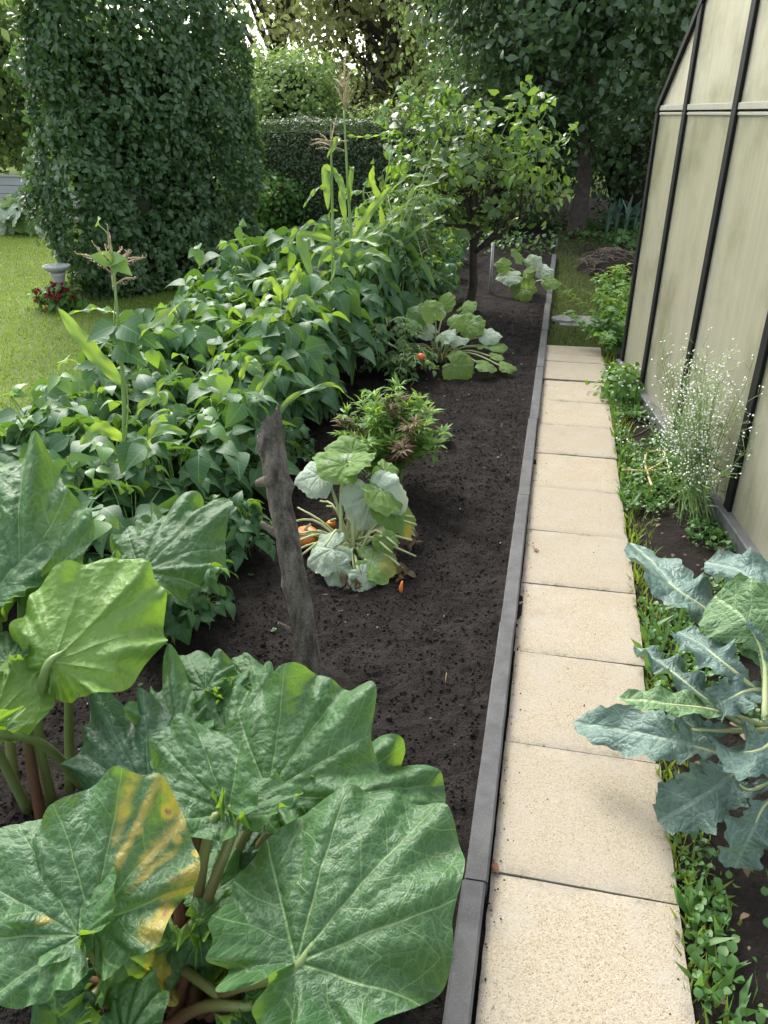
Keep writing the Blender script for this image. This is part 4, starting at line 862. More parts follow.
maize('leaning leafy maize plant between the tall tasselled one and the fruit tree', 5.9, [(375, 300), (378, 240), (384, 190), (392, 150)],
      [([(377, 262), (360, 236), (356, 208)], .034, CAMN, -.1), ([(379, 240), (400, 215), (424, 206)], .03, (-.2, -.5, .8), -.1), ([(383, 205), (372, 182), (374, 165)], .028, CAMN, -.1), ([(384, 200), (405, 178), (428, 176)], .026, (-.2, -.5, .8), -.1), ([(378, 280), (400, 262), (414, 285)], .032, CAMN, -.1)])
maize('short leafy maize plant at the lawn side of the bean row', 5.3, [(300, 320), (304, 270), (308, 236)],
      [([(303, 285), (286, 262), (276, 275)], .03, CAMN, -.1), ([(304, 275), (322, 250), (334, 254)], .03, CAMN, -.1), ([(306, 250), (296, 232), (290, 246)], .026, CAMN, -.1)])
maize('half hidden maize plant in the middle of the bean row', 4.2, [(275, 400), (278, 340), (283, 285)],
      [([(277, 345), (258, 318), (248, 335)], .034, CAMN, -.1), ([(279, 330), (300, 300), (320, 312)], .034, CAMN, -.1), ([(282, 300), (272, 282), (262, 292)], .028, CAMN, -.1), ([(282, 300), (296, 276), (300, 262)], .03, CAMN, -.1)])
# bean leaf climbing on the near maize
t = thing('bean_vine', at(122, 470, y=2.47), 'bean vine climbing the near maize stalk to its tassel', 'vine', 'bean vines above the row')
mb = MB(); mb.tube(spline(Pl(2.47, (122, 470), (128, 400), (114, 338), (116, 290), (110, 240), (98, 224)), 30), [.003, .002], 5); mb.build('stem', M['greenstem'], t); mb = MB()
def leaflet(mb, a, b, nh, ya, yb, tint=.5):
    a, b = at(*a, y=ya), at(*b, y=yb); mb.inst(T_BEAN, frames(np.array([b-a]), np.array([nh])), a[None], np.linalg.norm(b-a), tint)
for a, b, nh in (((118, 326), (126, 351), CAMN), ((116, 326), (83, 336), (.2, -.5, .8)), ((121, 325), (151, 340), (-.1, -.6, .8)), ((116, 345), (140, 360), CAMN)): leaflet(mb, a, b, nh, 2.46, 2.40)
mb.build('leaves', M['bean'], t); mb = MB()
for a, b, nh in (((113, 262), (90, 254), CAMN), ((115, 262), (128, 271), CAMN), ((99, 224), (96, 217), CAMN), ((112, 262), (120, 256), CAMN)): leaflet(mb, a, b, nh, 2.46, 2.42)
mb.build('lit_top_leaves', M['bean_lit'], t)  # sunlit tone of these upper leaflets is painted in by bean_lit

# ------------------------------------------------------------------ tomato plants
def tomato(x, y, h, label, seed, n=5):
    r_ = np.random.default_rng(seed); t = thing('tomato_plant', (x, y, -.01), label, 'tomato plant', 'tomato plants in front of the fruit tree'); sb = MB(); lb = MB()
    for k in range(n):
        e = np.array([x+r_.normal()*.16, y+r_.normal()*.14, h*r_.uniform(.6, 1.05)]); c = spline([[x+r_.normal()*.04, y, 0], [x+r_.normal()*.09, y+r_.normal()*.06, h*.45], e], 18); sb.tube(c, [.008, .003], 5)
        for p in c[3::2]:
            for _ in range(2):
                d = nrm(rdir(1)[0]*[1, 1, .2]); q = spline([p, p+d*.09+[0, 0, .02], p+d*.2-[0, 0, .05]], 8); sb.tube(q, [.003, .0015], 4)
                m = 12; lat = np.cross(d, [0, 0, 1.]); sg = np.where(np.arange(m) % 2, 1., -1.); D = sg[:, None]*lat+d*.5-np.array([0, 0, .45]); pos = q[np.linspace(2, 7, m).astype(int)]
                lb.inst(T_LEAF, frames(D, np.array([0, 0, 1.])+.4*r_.normal(size=(m, 3))), pos, .055*r_.uniform(.6, 1.3, m))
    sb.build('stems', M['palestem'], t); lb.build('foliage', M['tomato_leaf'], t); return t
tomato(-1.25, 5.75, 1.0, 'straggly tall tomato plant left of the fruit tree', 1, 6)
tomato(-1.12, 6.15, 1.02, 'pale tomato plant tangled just behind the tallest tomato vines', 2, 6)
tomato(-1.30, 6.7, .95, 'tomato plant half hidden behind the beans near the fruit tree trunk', 3, 5)
tt = tomato(-.93, 4.95, .32, 'low dying tomato plant with a red fruit at the soil edge', 4, 3)
for (u, v, rr, mt, lb) in ((421, 357, .028, 'red', 'ripe orange red tomato'), (427, 363, .02, 'greenstem', 'small green tomato')):
    p = at(u, v, y=4.8); mb = MB(); mb.blob(p, (rr, rr, rr*.92), 1, .03, 1, 8); o = mb.build('fruit', M[mt], tt); o['label'] = lb
    mb = MB(); mb.tube(spline([p+[0, 0, rr*.9], p+[-.02, .03, rr+.03], p+[-.05, .1, .05]], 6), .0025, 5); mb.build('stalk', M['greenstem'], o, origin=o['_o'])
p = at(490, 293, z=-.02); mb = MB(); mb.tube([p-[0, 0, .05], p+[0, 0, .47]], .014, 8); tag(mb.build('garden_pole', M['metal'], origin=p), 'pale thin metal pole standing right of the fruit tree trunk', 'pole')
p = at(556, 250, z=-.02); mb = MB(); mb.box((-.012, -.03, -.05), (.012, .03, .14)); o = mb.build('garden_peg', M['slate'], None, (0, 0, 0)); o.location = p; tag(o, 'grey flat peg at the far end of the kerb', 'peg')

# ------------------------------------------------------------------ squash plants in the bed
def squash_px(name, base, leaves, label, seed, stem='palestem', sr=.006, group='squash plants in the dark soil bed'):
    root = thing(name, base, label, 'squash plant', group); r_ = np.random.default_rng(seed)
    for k, (a, b, za, zb, m, kw) in enumerate(leaves):
        kw = dict(kw); B = at(*a, z=za); dB = (B-EYE)@FW; T = EYE+(FW*F+RT*(b[0]-384)+UP*(512-b[1]))/F*(dB+kw.pop('dd', .0)); nh = kw.pop('nh', None) or nrm(np.array([.3*r_.normal(), -.25+.35*r_.normal(), 1.])+.12*nrm(EYE-B))
        T = B+(T-B)*.85
        add_leaf(root, B, T, nh, M[m], SQU, seed+k, kw.pop('Wd', 1.0), stalk=base+np.array([r_.normal()*.025, r_.normal()*.025, .0]), stalkmat=M[stem], sr=sr, tint=r_.random(), droop=kw.pop('droop', .5), roll=kw.pop('roll', .5), ripple=kw.pop('ripple', .03),
                 rk=5, pucker=.012, mains=(0, 42, 88, 132), rings=30, spokes=120, teeth=.05, **kw)
    return root
sq = squash_px('squash_plant', G0(350, 552), [
    ((320, 476), (290, 482), .27, .25, 'mildew', dict(Wd=1.15)), ((372, 494), (392, 542), .24, .14, 'mildew', dict(Wd=1.0, droop=.7)), ((333, 549), (300, 566), .10, .08, 'mildew', {}), ((337, 566), (337, 598), .06, -.0, 'mildew', dict(Wd=.7, ripple=.07)),
    ((337, 470), (313, 455), .30, .3, 'mildew', dict(Wd=.9)), ((372, 560), (410, 568), .05, .04, 'squash', dict(ages=[(0, .6, .6, .6)])), ((362, 575), (375, 596), .03, .02, 'mildew', {}), ((398, 508), (426, 540), .12, .1, 'mildew', dict(Wd=.7)), ((345, 466), (308, 450), .33, .33, 'squash', dict(Wd=.9)), ((352, 452), (318, 442), .34, .36, 'squash', dict(Wd=.9)), ((350, 462), (378, 446), .34, .36, 'squash', {}), ((384, 470), (404, 482), .30, .27, 'squash', dict(Wd=1.2)),
    ((390, 500), (422, 542), .20, .10, 'squash', dict(Wd=.8, ages=[(0, .9, .35, .8)])), ((380, 490), (412, 512), .26, .2, 'squash', {}), ((383, 540), (392, 557), .12, .08, 'squash', {})],
    'squash plant with mildewed grey white leaves beside the log stake', 300)
mb = MB(); b = G0(350, 552)
for k in range(34):
    a = rng.uniform(0, 6.28); e = b+np.array([math.cos(a)*.27, math.sin(a)*.21, .01+.14*rng.random()]); mb.tube(spline([b+rng.normal(size=3)*[.03, .03, 0], b*.5+e*.5+[0, 0, .06*rng.random()+.03], e], 8), [.006, .004], 6)
mb.tube(spline([b+[0, 0, .05], G0(385, 568)+[0, 0, .06], G0(404, 574)+[0, 0, .02]], 10), [.006, .005], 6)
mb.build('bare_stems', M['palestem'], sq)
mb = MB()
for (u, v) in ((404, 574), (352, 588), (345, 520), (356, 570), (410, 545)):
    p = G0(u, v); P = p+rng.normal(size=(9, 3))*[.02, .02, .008]+[0, 0, .015]; mb.inst(ovate(.32, 5, .7, .8), frames(rdir(9), rdir(9)), P, rng.uniform(.025, .05, 9))
mb.build('withered_leaves', M['dry_leaf'], sq)
for (u, v, rr, lb) in ((306, 537, .056, 'orange pumpkin on the soil right behind the log stake'), (331, 524, .022, 'tiny orange pumpkin deep among the mildewed squash stems')):
    p = at(u, v, z=rr*.7); th = np.linspace(0, 2*np.pi, 49); ph = np.linspace(.02, np.pi-.02, 20)[:, None]
    rad = rr*(np.sin(ph)**.85)*(1-.07*np.abs(np.sin(th*5))**.5*1)[None]; mb = MB(); t = thing('pumpkin', p, lb, 'pumpkin')
    mb.grid(p+np.stack([rad*np.cos(th), rad*np.sin(th), rr*.78*np.cos(ph)*(1-.25*np.exp(-(ph/.45)**2))+0*th], -1)); mb.build('rind', M['orange'], t)
    mb = MB(); mb.tube(spline([p+[0, 0, rr*.55], p+[.005, 0, rr*.8], p+[.02, .01, rr]], 6), [.008, .005], 6); mb.build('stalk', M['palestem'], t)
p = G0(401, 592); mb = MB(); mb.tube(spline([p, p+[0, .0, .02], p+[.004, .005, .045]], 6), [.006, .008, .003], 7); tag(mb.build('squash_blossom', M['orange'], origin=p), 'tiny closed orange blossom lying on the soil', 'flower')
def zz(u, v, z, r=.3): return at(u, v, z=z)
def spread(px, lst, ybase=None):
    out = []
    for (u, v, L, z, m) in lst:
        d = nrm(np.array([u-px[0], .6*(v-px[1])+4.])); out.append(((u-d[0]*L*.42, v-d[1]*L*.42), (u+d[0]*L*.62, v+d[1]*L*.62), z, z, m, dict(dd=0.0)))
    return out
s2 = squash_px('squash_plant', G0(440, 362), spread((440, 352), ((476, 322, 22, .26, 'squash'), (494, 334, 18, .2, 'mildew'), (502, 346, 15, .14, 'squash'), (464, 371, 25, .08, 'squash'), (490, 366, 18, .08, 'squash'), (511, 367, 14, .06, 'squash'), (500, 356, 12, .1, 'squash'),
    (448, 333, 17, .22, 'mildew'), (460, 319, 15, .3, 'squash'), (462, 338, 17, .2, 'mildew'), (431, 306, 20, .36, 'squash'), (446, 298, 18, .36, 'squash'), (414, 312, 20, .32, 'squash'), (404, 325, 17, .26, 'squash'), (470, 304, 16, .34, 'squash'), (424, 328, 16, .22, 'mildew'), (488, 345, 14, .14, 'squash'))),
    'squash plant sprawling under the small fruit tree', 500, sr=.005)
mb = MB(); b = G0(440, 362)
for k in range(16):
    a = rng.uniform(0, 6.28); e = b+np.array([math.cos(a)*.2, math.sin(a)*.16, .02+.14*rng.random()]); mb.tube(spline([b, b*.5+e*.5+[0, 0, .05], e], 8), [.005, .003], 6)
mb.build('bare_stems', simple('yellowed_stem', (.32, .28, .11), (.45, .40, .18), 12, .6), s2)
squash_px('squash_plant', at(527, 290, z=-.01), spread((527, 283), ((505, 275, 19, .18, 'mildew'), (521, 296, 18, .08, 'squash'), (531, 284, 13, .2, 'squash'), (547, 269, 15, .28, 'mildew'), (555, 281, 16, .14, 'squash'), (517, 253, 15, .40, 'squash'), (537, 259, 14, .34, 'mildew'), (513, 287, 13, .10, 'squash'), (528, 270, 13, .3, 'squash'), (500, 264, 13, .26, 'squash'))),
    'large leaved squash plant reaching over the far kerb', 600)

# ------------------------------------------------------------------ marigold-like feathery bush
b = np.array([-.66, 3.22, -.01]); t = thing('feathery_bush', b, 'bright feathery leaved bush in the middle of the soil bed', 'bush'); sb = MB(); lb = MB(); db = MB()
for k in range(48):
    a = rng.random()*6.28; rr = .25*rng.random()**.6; h = rng.uniform(.26, .50)*(1-.8*(rr/.36)**2); e = b+np.array([math.cos(a)*rr, math.sin(a)*rr, h]); c = spline([b+[rng.normal()*.02, rng.normal()*.02, 0], b*.5+e*.5+[0, 0, .05], e], 15); sb.tube(c, [.004, .0018], 4)
    P = np.repeat(c[4:], 5, 0); m = len(P); D = nrm(rdir(m)*[1, 1, .5]+[0, 0, .45]); 
    tgt = db if k % 9 == 0 else lb
    for q in (-.5, 0., .5): 
        X = np.cross(D, [0, 0, 1.]); tgt.inst(T_SLIM, frames(D+X*q, np.array([0, 0, 1.])+.3*rng.normal(size=(m, 3))), P+D*.012, rng.uniform(.035, .07, m))
    if k % 6 == 0: tgt.inst(T_ROUND, frames(rdir(8), rdir(8)), e+rng.normal(size=(8, 3))*.008, .018)
sb.build('stems', M['greenstem'], t); lb.build('foliage', M['marigold'], t); o = db.build('withered_foliage', M['dry_leaf'], t)
p = G0(438, 440); t = thing('seedling', p, 'small light green seedling alone on the dark soil', 'seedling'); mb = MB()
D = rdir(9)*[1, 1, .3]+[0, 0, .3]; mb.inst(T_LEAF, frames(D, np.array([0, 0, 1.])+.2*rng.normal(size=(9, 3))), p+[0, 0, .03]+D*.02, .075); mb.build('foliage', M['marigold'], t)

# ------------------------------------------------------------------ weathered log stake
b, e = at(312, 690, z=-.02), at(268, 418, y=1.95); t = thing('log_stake', b, 'weathered grey log stake with cut branch stubs stuck in the soil', 'log stake')
c = spline([b-[0, 0, .08], b, b*.62+e*.38+[.005, 0, 0], b*.3+e*.7-[.004, 0, 0], e], 70); T_ = nrm(np.gradient(c, axis=0)); sd_ = 30
a = np.linspace(0, 2*np.pi, sd_, endpoint=False); ring = []; jag = rng.random(sd_)
for i in range(70):
    u = nrm(np.cross(T_[i], [0, 1., 0])); v_ = np.cross(T_[i], u); f = i/69; r = np.interp(f, [0, .1, .3, .62, .8, .93, 1], [.054, .045, .038, .035, .036, .039, .036])
    P = c[i]+(np.cos(a)*r)[:, None]*u+(np.sin(a)*r)[:, None]*v_; N_ = nrm(P-c[i]); P = P+N_*(.012*fbm(P*[1, 1, .5], 22, 3, 3)+.006*fbm(P*[1, 1, .3], 70, 2, 5))[:, None]
    for (kf, ka, s_) in ((.30, 3.3, .014), (.52, .2, .012), (.80, 3.0, .02), (.90, 5.5, .012), (.87, 2.2, .016)):
        dd = np.angle(np.exp(1j*(a-ka))); P = P+N_*(s_*np.exp(-((f-kf)/.022)**2-(dd/.5)**2))[:, None]
    if i > 60: P[:, 2] += ((i-60)/9)*(.05*np.cos(a-2.9)-.03+.02*jag) 
    ring.append(P)
G = np.array(ring); mb = MB(); G2 = np.concatenate([G, G[:, :1]], 1); mb.grid(G2); mb.build('trunk', M['log'], t).data.flip_normals()
mb = MB(); th = np.linspace(0, 2*np.pi, 33); g = np.array([[[b[0]+(.045+.10*f)*math.cos(t_), b[1]+(.045+.10*f)*math.sin(t_), -.004+.030*(1-f)**1.6-.02*f] for t_ in th] for f in np.linspace(0, 1, 9)]); g[..., 2] += .016*np.abs(fbm(g*[1, 1, 0], 40, 3, 2)); g[:, -1] = g[:, 0]; mb.grid(g)
o = mb.build('soil_collar', M['soil'], t)
if o.data.polygons[0].normal.z < 0: o.data.flip_normals()
top = G[-1]; ctr = top.mean(0)-[0, 0, .012]; mb = MB(); mb.add(np.vstack([top, ctr]), np.stack([np.arange(sd_), (np.arange(sd_)+1) % sd_, np.full(sd_, sd_)], -1), tint=.6); mb.build('cut_end', M['log'], t)
for (f, du, dv, L, r) in ((.64, -34, -26, .06, .010), (.40, -26, -16, .055, .010), (.22, 12, -6, .03, .012), (.84, -10, 4, .03, .014)):
    p = c[int(f*69)]; d = nrm(RT*du+UP*(-dv)-FW*8); mb = MB(); mb.tube(spline([p+d*.02, p+d*(.04+L*.5), p+d*(.04+L)], 6), [r*1.5, r, r*.6], 8, wob=.3, tint=.3); mb.build('branch_stub', M['log'], t)

# ------------------------------------------------------------------ rhubarb
def rhubarb(base, leaves, label, seed):
    root = thing('rhubarb_plant', base, label, 'rhubarb', 'rhubarb plants in the front corner')
    r_ = np.random.default_rng(seed)
    for k, (a, b, za, zb, kw) in enumerate(leaves):
        kw = dict(kw); B = at(*a, z=za); dB = (B-EYE)@FW; T = EYE+(FW*F+RT*(b[0]-384)+UP*(512-b[1]))/F*(dB+kw.pop('dd', .07)); T = B+(T-B)*kw.pop('ls', .86); nh = nrm(np.array(kw.pop('nh', (0, -.45, .9)))+.25*nrm(EYE-B)); m = kw.pop('mat', 'rhubarb'); root_px = kw.pop('root', None)
        S = at(*root_px, z=0.) if root_px else base+np.array([r_.normal()*.06, r_.normal()*.06, 0])
        add_leaf(root, B, T, nh, M[m], RHU, seed*50+k, kw.pop('Wd', .85)*.95, stalk=None if kw.pop('nostalk', 0) else S, sr=kw.pop('sr', .0095), tint=r_.random(), ttint=kw.pop('tt', (.1, .9)), droop=kw.pop('droop', .65), roll=kw.pop('roll', .55),
                 lobe=kw.pop('lobe', .22), ripple=kw.pop('ripple', .085), rk=kw.pop('rk', 8), pucker=kw.pop('pucker', .009), rings=84, spokes=330, label=kw.pop('lab', None), **kw)
    return root
rhubarb(at(190, 1000, z=-.01), [
    ((92, 925), (120, 770), .42, .46, dict(Wd=1.08, ls=.98, nh=(.1, -.35, .95), ages=[(4, .55, 1.05, .06, .62), (14, .35, 1.0, .05, .66), (31, .45, .98, .075, .70), (40, .3, .75, .05, .55), (58, .55, .85, .08, .66), (66, .45, .8, .05, .6), (24, .85, 1.05, .25, .6), (88, .35, .55, .10, .7), (.50, .10, .09, .98), (.33, .80, .06, .9), (.45, .62, .05, .92), (-.30, -.02, .08, .95), (.62, .52, .05, .98), (.17, .62, .05, .85)], droop=.5, roll=.7, ripple=.07, lab='big rhubarb leaf with yellow and brown blotches', root=(120, 1005), tt=(.3, .7))),
    ((78, 935), (-70, 850), .42, .40, dict(Wd=.85, nh=(.0, -.35, .95), droop=.4, ripple=.05, nostalk=1, ages=[(.3, .3, .1, .6)])),
    ((296, 962), (412, 815), .30, .36, dict(nh=(-.1, -.5, .85), droop=.6, roll=.7, ls=1.12, Wd=1.0, ripple=.06, lobe=.35, lab='largest smooth green rhubarb leaf beside the kerb', root=(200, 1012))),
    ((268, 792), (352, 664), .34, .44, dict(Wd=.98, nh=(-.05, -.55, .8), droop=.3, roll=.4, root=(205, 960), lab='upright green rhubarb leaf in front of the log stake')),
    ((328, 800), (462, 770), .26, .26, dict(Wd=.9, nh=(.1, -.35, .95), droop=.6, roll=.7, root=(215, 965))),
    ((228, 812), (140, 722), .40, .44, dict(Wd=.75, nh=(.35, -.5, .75), droop=.5, roll=-.6, ripple=.06, rk=5)),
    ((225, 815), (302, 800), .40, .38, dict(Wd=.8, nh=(.25, .55, .7), droop=-.5, roll=-.9, ripple=.09)),
    ((150, 800), (88, 688), .22, .34, dict(mat='rhubarb_dark', Wd=.85, nh=(.2, -.6, .7), root=(170, 930))),
    ((178, 745), (160, 640), .26, .34, dict(Wd=.72, nh=(.35, -.7, .5), ripple=.14, rk=6, root=(180, 940), droop=.9, lab='crumpled light green rhubarb leaf')),
    ((232, 752), (240, 650), .24, .30, dict(Wd=.9, nh=(-.2, -.7, .6), ripple=.13, rk=6, root=(195, 930), droop=.8)),
    ((225, 700), (286, 690), .28, .2, dict(Wd=.75, nh=(.1, -.6, .7), ripple=.11, root=(195, 930), droop=.9)),
    ((118, 950), (195, 1000), .26, .18, dict(Wd=.85, nh=(.1, -.3, .9), ages=[(0, .75, .45, .72), (.1, .95, .18, 1.05), (-.2, .4, .2, .5)], root=(150, 1015), lab='yellow rhubarb leaf with a brown tip')),
    ((200, 922), (262, 900), .26, .24, dict(Wd=.85, ripple=.09, root=(170, 990))),
    ((200, 935), (205, 1040), .22, .16, dict(Wd=.75, nh=(.1, -.2, .9), root=(170, 990))),
    ((285, 990), (425, 1030), .14, .10, dict(mat='rhubarb_dark', Wd=1.0, droop=.5)),
    ((125, 1040), (140, 958), .2, .22, dict(Wd=.9, ripple=.08, pucker=.04)),
    ((230, 885), (262, 800), .20, .22, dict(mat='rhubarb_dark', Wd=.9, root=(200, 950))),
    ((205, 900), (232, 838), .22, .22, dict(Wd=.95, root=(200, 950))),
    ((205, 690), (178, 640), .30, .34, dict(Wd=1.0, nh=(.2, -.6, .7), ripple=.11, rk=6, root=(190, 930), droop=.7)),
    ((255, 690), (222, 655), .28, .32, dict(Wd=.9, nh=(-.1, -.6, .7), ripple=.12, rk=5, root=(200, 930), droop=.6)),
    ((300, 780), (250, 735), .34, .36, dict(Wd=.8, nh=(.2, -.5, .8), ripple=.09, root=(205, 950))),
    ((275, 915), (262, 965), .26, .26, dict(Wd=.9, ripple=.10)),
    ((50, 960), (10, 1060), .26, .22, dict(mat='rhubarb_dark', Wd=.9)),
    ((235, 1010), (285, 1060), .14, .1, dict(Wd=.9)),
    ((90, 1000), (60, 1050), .2, .18, dict(Wd=.9, ripple=.09)),
    ((255, 1000), (300, 975), .18, .18, dict(Wd=.8, ripple=.09)),
], 'front rhubarb clump with a yellow blotched leaf beside the kerb', 3)
rr_ = bpy.data.objects['rhubarb_plant']; b = at(190, 1000, z=-.01)
for k, (a, c_) in enumerate((((225, 1010), (282, 945)), ((175, 1000), (262, 880)), ((190, 1005), (250, 900)), ((210, 1015), (300, 960)), ((150, 960), (60, 900)), ((160, 1005), (20, 985)), ((200, 960), (272, 845)))):
    p, q = at(*a, z=.0), at(*c_, z=.20); mb = MB(); mb.tube(spline([p, p*.5+q*.5+[0, 0, .04], q], 10), [.014, .011, .008], 9, tint=.05, tint2=.45); mb.build('bare_stalk', M['petiole'], rr_)
rhubarb(at(48, 815, z=-.01), [
    ((20, 592), (14, 440), .50, .62, dict(Wd=.74, ls=.95, nh=(.25, -.65, .7), droop=.3, roll=.6, root=(35, 790), tt=(.5, .9), lab='large rhubarb leaf at the left edge of the picture')),
    ((-10, 600), (-90, 470), .50, .62, dict(Wd=.88, nh=(.25, -.65, .7), droop=.3, roll=.6, root=(15, 790), tt=(.5, .9))),
    ((54, 662), (158, 552), .46, .58, dict(Wd=.92, ls=.9, nh=(-.3, .75, -.5), droop=-.3, roll=-.5, ripple=.07, tt=(.6, .95), lab='backlit yellow green rhubarb leaf seen from below', root=(52, 805), dd=.14)),
    ((140, 572), (222, 488), .42, .52, dict(Wd=.85, nh=(-.15, -.5, .85), droop=.5, roll=.6, root=(92, 745), tt=(.6, .95), ripple=.08, dd=.16)),
    ((-8, 722), (52, 655), .40, .48, dict(Wd=.8, nh=(-.3, .8, -.4), droop=-.3, roll=-.4, tt=(.6, .95), root=(28, 810), dd=.12)),
    ((10, 665), (-40, 620), .44, .46, dict(Wd=.8, nh=(.1, -.3, .95), ripple=.09)),
    ((-10, 725), (-60, 690), .42, .42, dict(Wd=.9, nh=(.2, .8, -.1), tt=(.6, .95))),
    ((85, 605), (128, 548), .46, .54, dict(Wd=.7, nh=(.3, -.5, .8), ripple=.11, root=(70, 790), tt=(.6, .95))),
    ((160, 545), (150, 500), .42, .5, dict(Wd=.9, nh=(.1, -.6, .8), ripple=.09, root=(92, 745), tt=(.6, .95))),
    ((190, 540), (218, 520), .40, .4, dict(Wd=.9, nh=(-.3, -.5, .8), ripple=.10, root=(92, 745), tt=(.6, .95))),
], 'rear rhubarb clump at the left edge with tall upright leaves', 5)

# ------------------------------------------------------------------ broccoli at the right
kb = np.array([.80, 1.62, -.02]); kt = thing('broccoli_plant', kb, 'blue green broccoli plant leaning over the right edge of the path', 'broccoli')
ks = spline([kb, kb+[-.02, .02, .18], kb+[-.03, .06, .38], kb+[0, .05, .5]], 16); mb = MB(); mb.tube(ks, [.02, .018, .014, .008], 10); mb.build('stem', M['greenstem'], kt)
KP = [(0, .10), (.16, .12), (.22, .42), (.28, .34), (.4, .8), (.6, 1), (.8, .92), (.93, .6), (1, .04)]
KP2 = [(0, .08), (.4, .10), (.46, .45), (.50, .3), (.58, .8), (.75, 1), (.9, .8), (.97, .5), (1, .04)]
UPN = (0, -.45, .9)
for k, (uvz, wd_, nh, m, pf) in enumerate((
    ([(748, 700, .30), (715, 620, .42), (672, 585, .46), (630, 543, .44)], .062, (.3, -.45, .85), 'kale', KP),
    ([(768, 690, .4), (772, 620, .5), (745, 575, .54), (705, 562, .5)], .050, (.0, -.6, .8), 'kale', KP),
    ([(765, 720, .38), (764, 660, .46), (745, 620, .52), (715, 596, .52)], .075, (-.5, -.55, .6), 'kale_green', KP2),
    ([(780, 770, .16), (725, 755, .2), (665, 739, .20), (574, 722, .13)], .054, (.05, -.5, .85), 'kale', KP2),
    ([(765, 740, .28), (720, 712, .36), (670, 704, .38), (617, 698, .37)], .030, (.1, -.1, .95), 'kale_green', KP),
    ([(760, 725, .3), (715, 705, .36), (670, 670, .38), (634, 646, .36)], .034, (.4, -.3, .8), 'kale', KP),
    ([(768, 700, .36), (730, 668, .44), (705, 648, .45), (678, 632, .42)], .045, (.2, -.55, .8), 'kale', KP),
    ([(790, 770, .10), (745, 768, .16), (712, 790, .15), (658, 822, .05)], .058, (.1, -.5, .85), 'kale', KP2),
    ([(800, 800, .12), (770, 800, .2), (752, 830, .16), (735, 868, .06)], .052, (.3, -.5, .8), 'kale', KP2),
    ([(790, 720, .3), (768, 745, .34), (745, 752, .32), (726, 748, .26)], .05, (.1, -.5, .85), 'kale', KP),
    ([(775, 690, .36), (750, 690, .40), (730, 698, .40), (708, 712, .34)], .034, (.1, -.4, .9), 'kale', KP),
    ([(785, 680, .42), (775, 640, .5), (790, 600, .55), (800, 570, .52)], .06, (-.3, -.5, .8), 'kale', KP),
    ([(790, 740, .3), (820, 735, .36), (850, 760, .34), (880, 790, .25)], .06, UPN, 'kale', KP),
    ([(785, 690, .38), (815, 660, .46), (850, 650, .46), (890, 660, .4)], .06, UPN, 'kale', KP),
    ([(770, 730, .3), (700, 730, .3), (690, 725, .29), (668, 715, .26)], .03, UPN, 'kale', KP),
    ([(778, 700, .36), (768, 660, .44), (760, 640, .46), (738, 650, .44)], .05, (-.1, -.5, .85), 'kale_green', KP),
    ([(790, 770, .14), (750, 790, .10), (730, 775, .11), (700, 768, .06)], .03, UPN, 'kale', KP),
)):
    pts = [at(u, v, z=z) for u, v, z in uvz]
    add_strip(kt, 'leaf', M[m], pts, wd_*1.22, nh, tint=rng.random(), n=90, nt_=9, fold=.22, ripple=.023 if m == 'kale' else .010, rk=4.2+.35*(k*1.7 % 5), jag=.15 if m == 'kale' else .05, seed=70+k, prof=pf)
    d = pts[0]; s = ks[np.argmin(np.linalg.norm(ks-d, axis=1))]; mb = MB(); cc = spline(pts, 60); mb.tube(np.vstack([spline([s, s*.5+d*.5-[0, 0, .01], d], 6), cc[2:44:3]-[0, 0, .0012]]), [.010, .008, .006, .003, .0015], 7)
    mb.build('leaf_stalk', M['palestem'], kt)

# ------------------------------------------------------------------ white cloud of tiny flowers at the greenhouse
b = np.array([.70, 3.22, -.01]); t = thing('white_flower_plant', b, 'airy plant with a cloud of tiny white flowers against the greenhouse', 'flower plant'); sb = MB(); ends = []
for k in range(64):
    e = b+np.array([rng.normal()*.10-.07, rng.normal()*.17, rng.uniform(.22, .70)]); e[0] = min(e[0], gx(e[1])-.03); c = spline([b+rng.normal(size=3)*[.05, .08, 0], b*.5+e*.5+[0, 0, .03], e], 14); sb.tube(c, [.0022, .0011], 4)
    for p in c[5::1]:
        d = nrm(rdir(1)[0]*[1, 1, .3]+[0, 0, .6]); q = p+d*rng.uniform(.04, .12); sb.tube(spline([p, p*.5+q*.5+[0, 0, .006], q], 4), .0008, 3); ends.append(q)
        for _ in range(2): d2 = nrm(d+rdir(1)[0]*.8); q2_ = q*.4+p*.6+d2*.045; sb.tube([q*.4+p*.6, q2_], .0007, 3); ends.append(q2_)
ends = np.array(ends); ends[:, 0] = np.minimum(ends[:, 0], gx(ends[:, 1])-.02); n = len(ends)
sb.build('stems', M['greenstem'], t); mb = MB(); kf = rng.random(n) < .78; mb.inst((ic, icf, np.zeros((6, 3))), frames(rdir(n)[kf], rdir(n)[kf]), ends[kf], rng.uniform(.003, .0062, kf.sum())); o = mb.build('flowers', M['white_flower'], t); o['kind'] = 'stuff'
mb = MB(); P = b+rng.normal(size=(420, 3))*[.08, .13, .12]+[-.02, 0, .2]; P[:, 2] = np.abs(P[:, 2]); P[:, 0] = np.minimum(P[:, 0], gx(P[:, 1])-.02); mb.inst(T_SLIM, frames(rdir(420, .4), rdir(420)), P, rng.uniform(.02, .05, 420)); mb.build('foliage', M['tomato_leaf'], t)
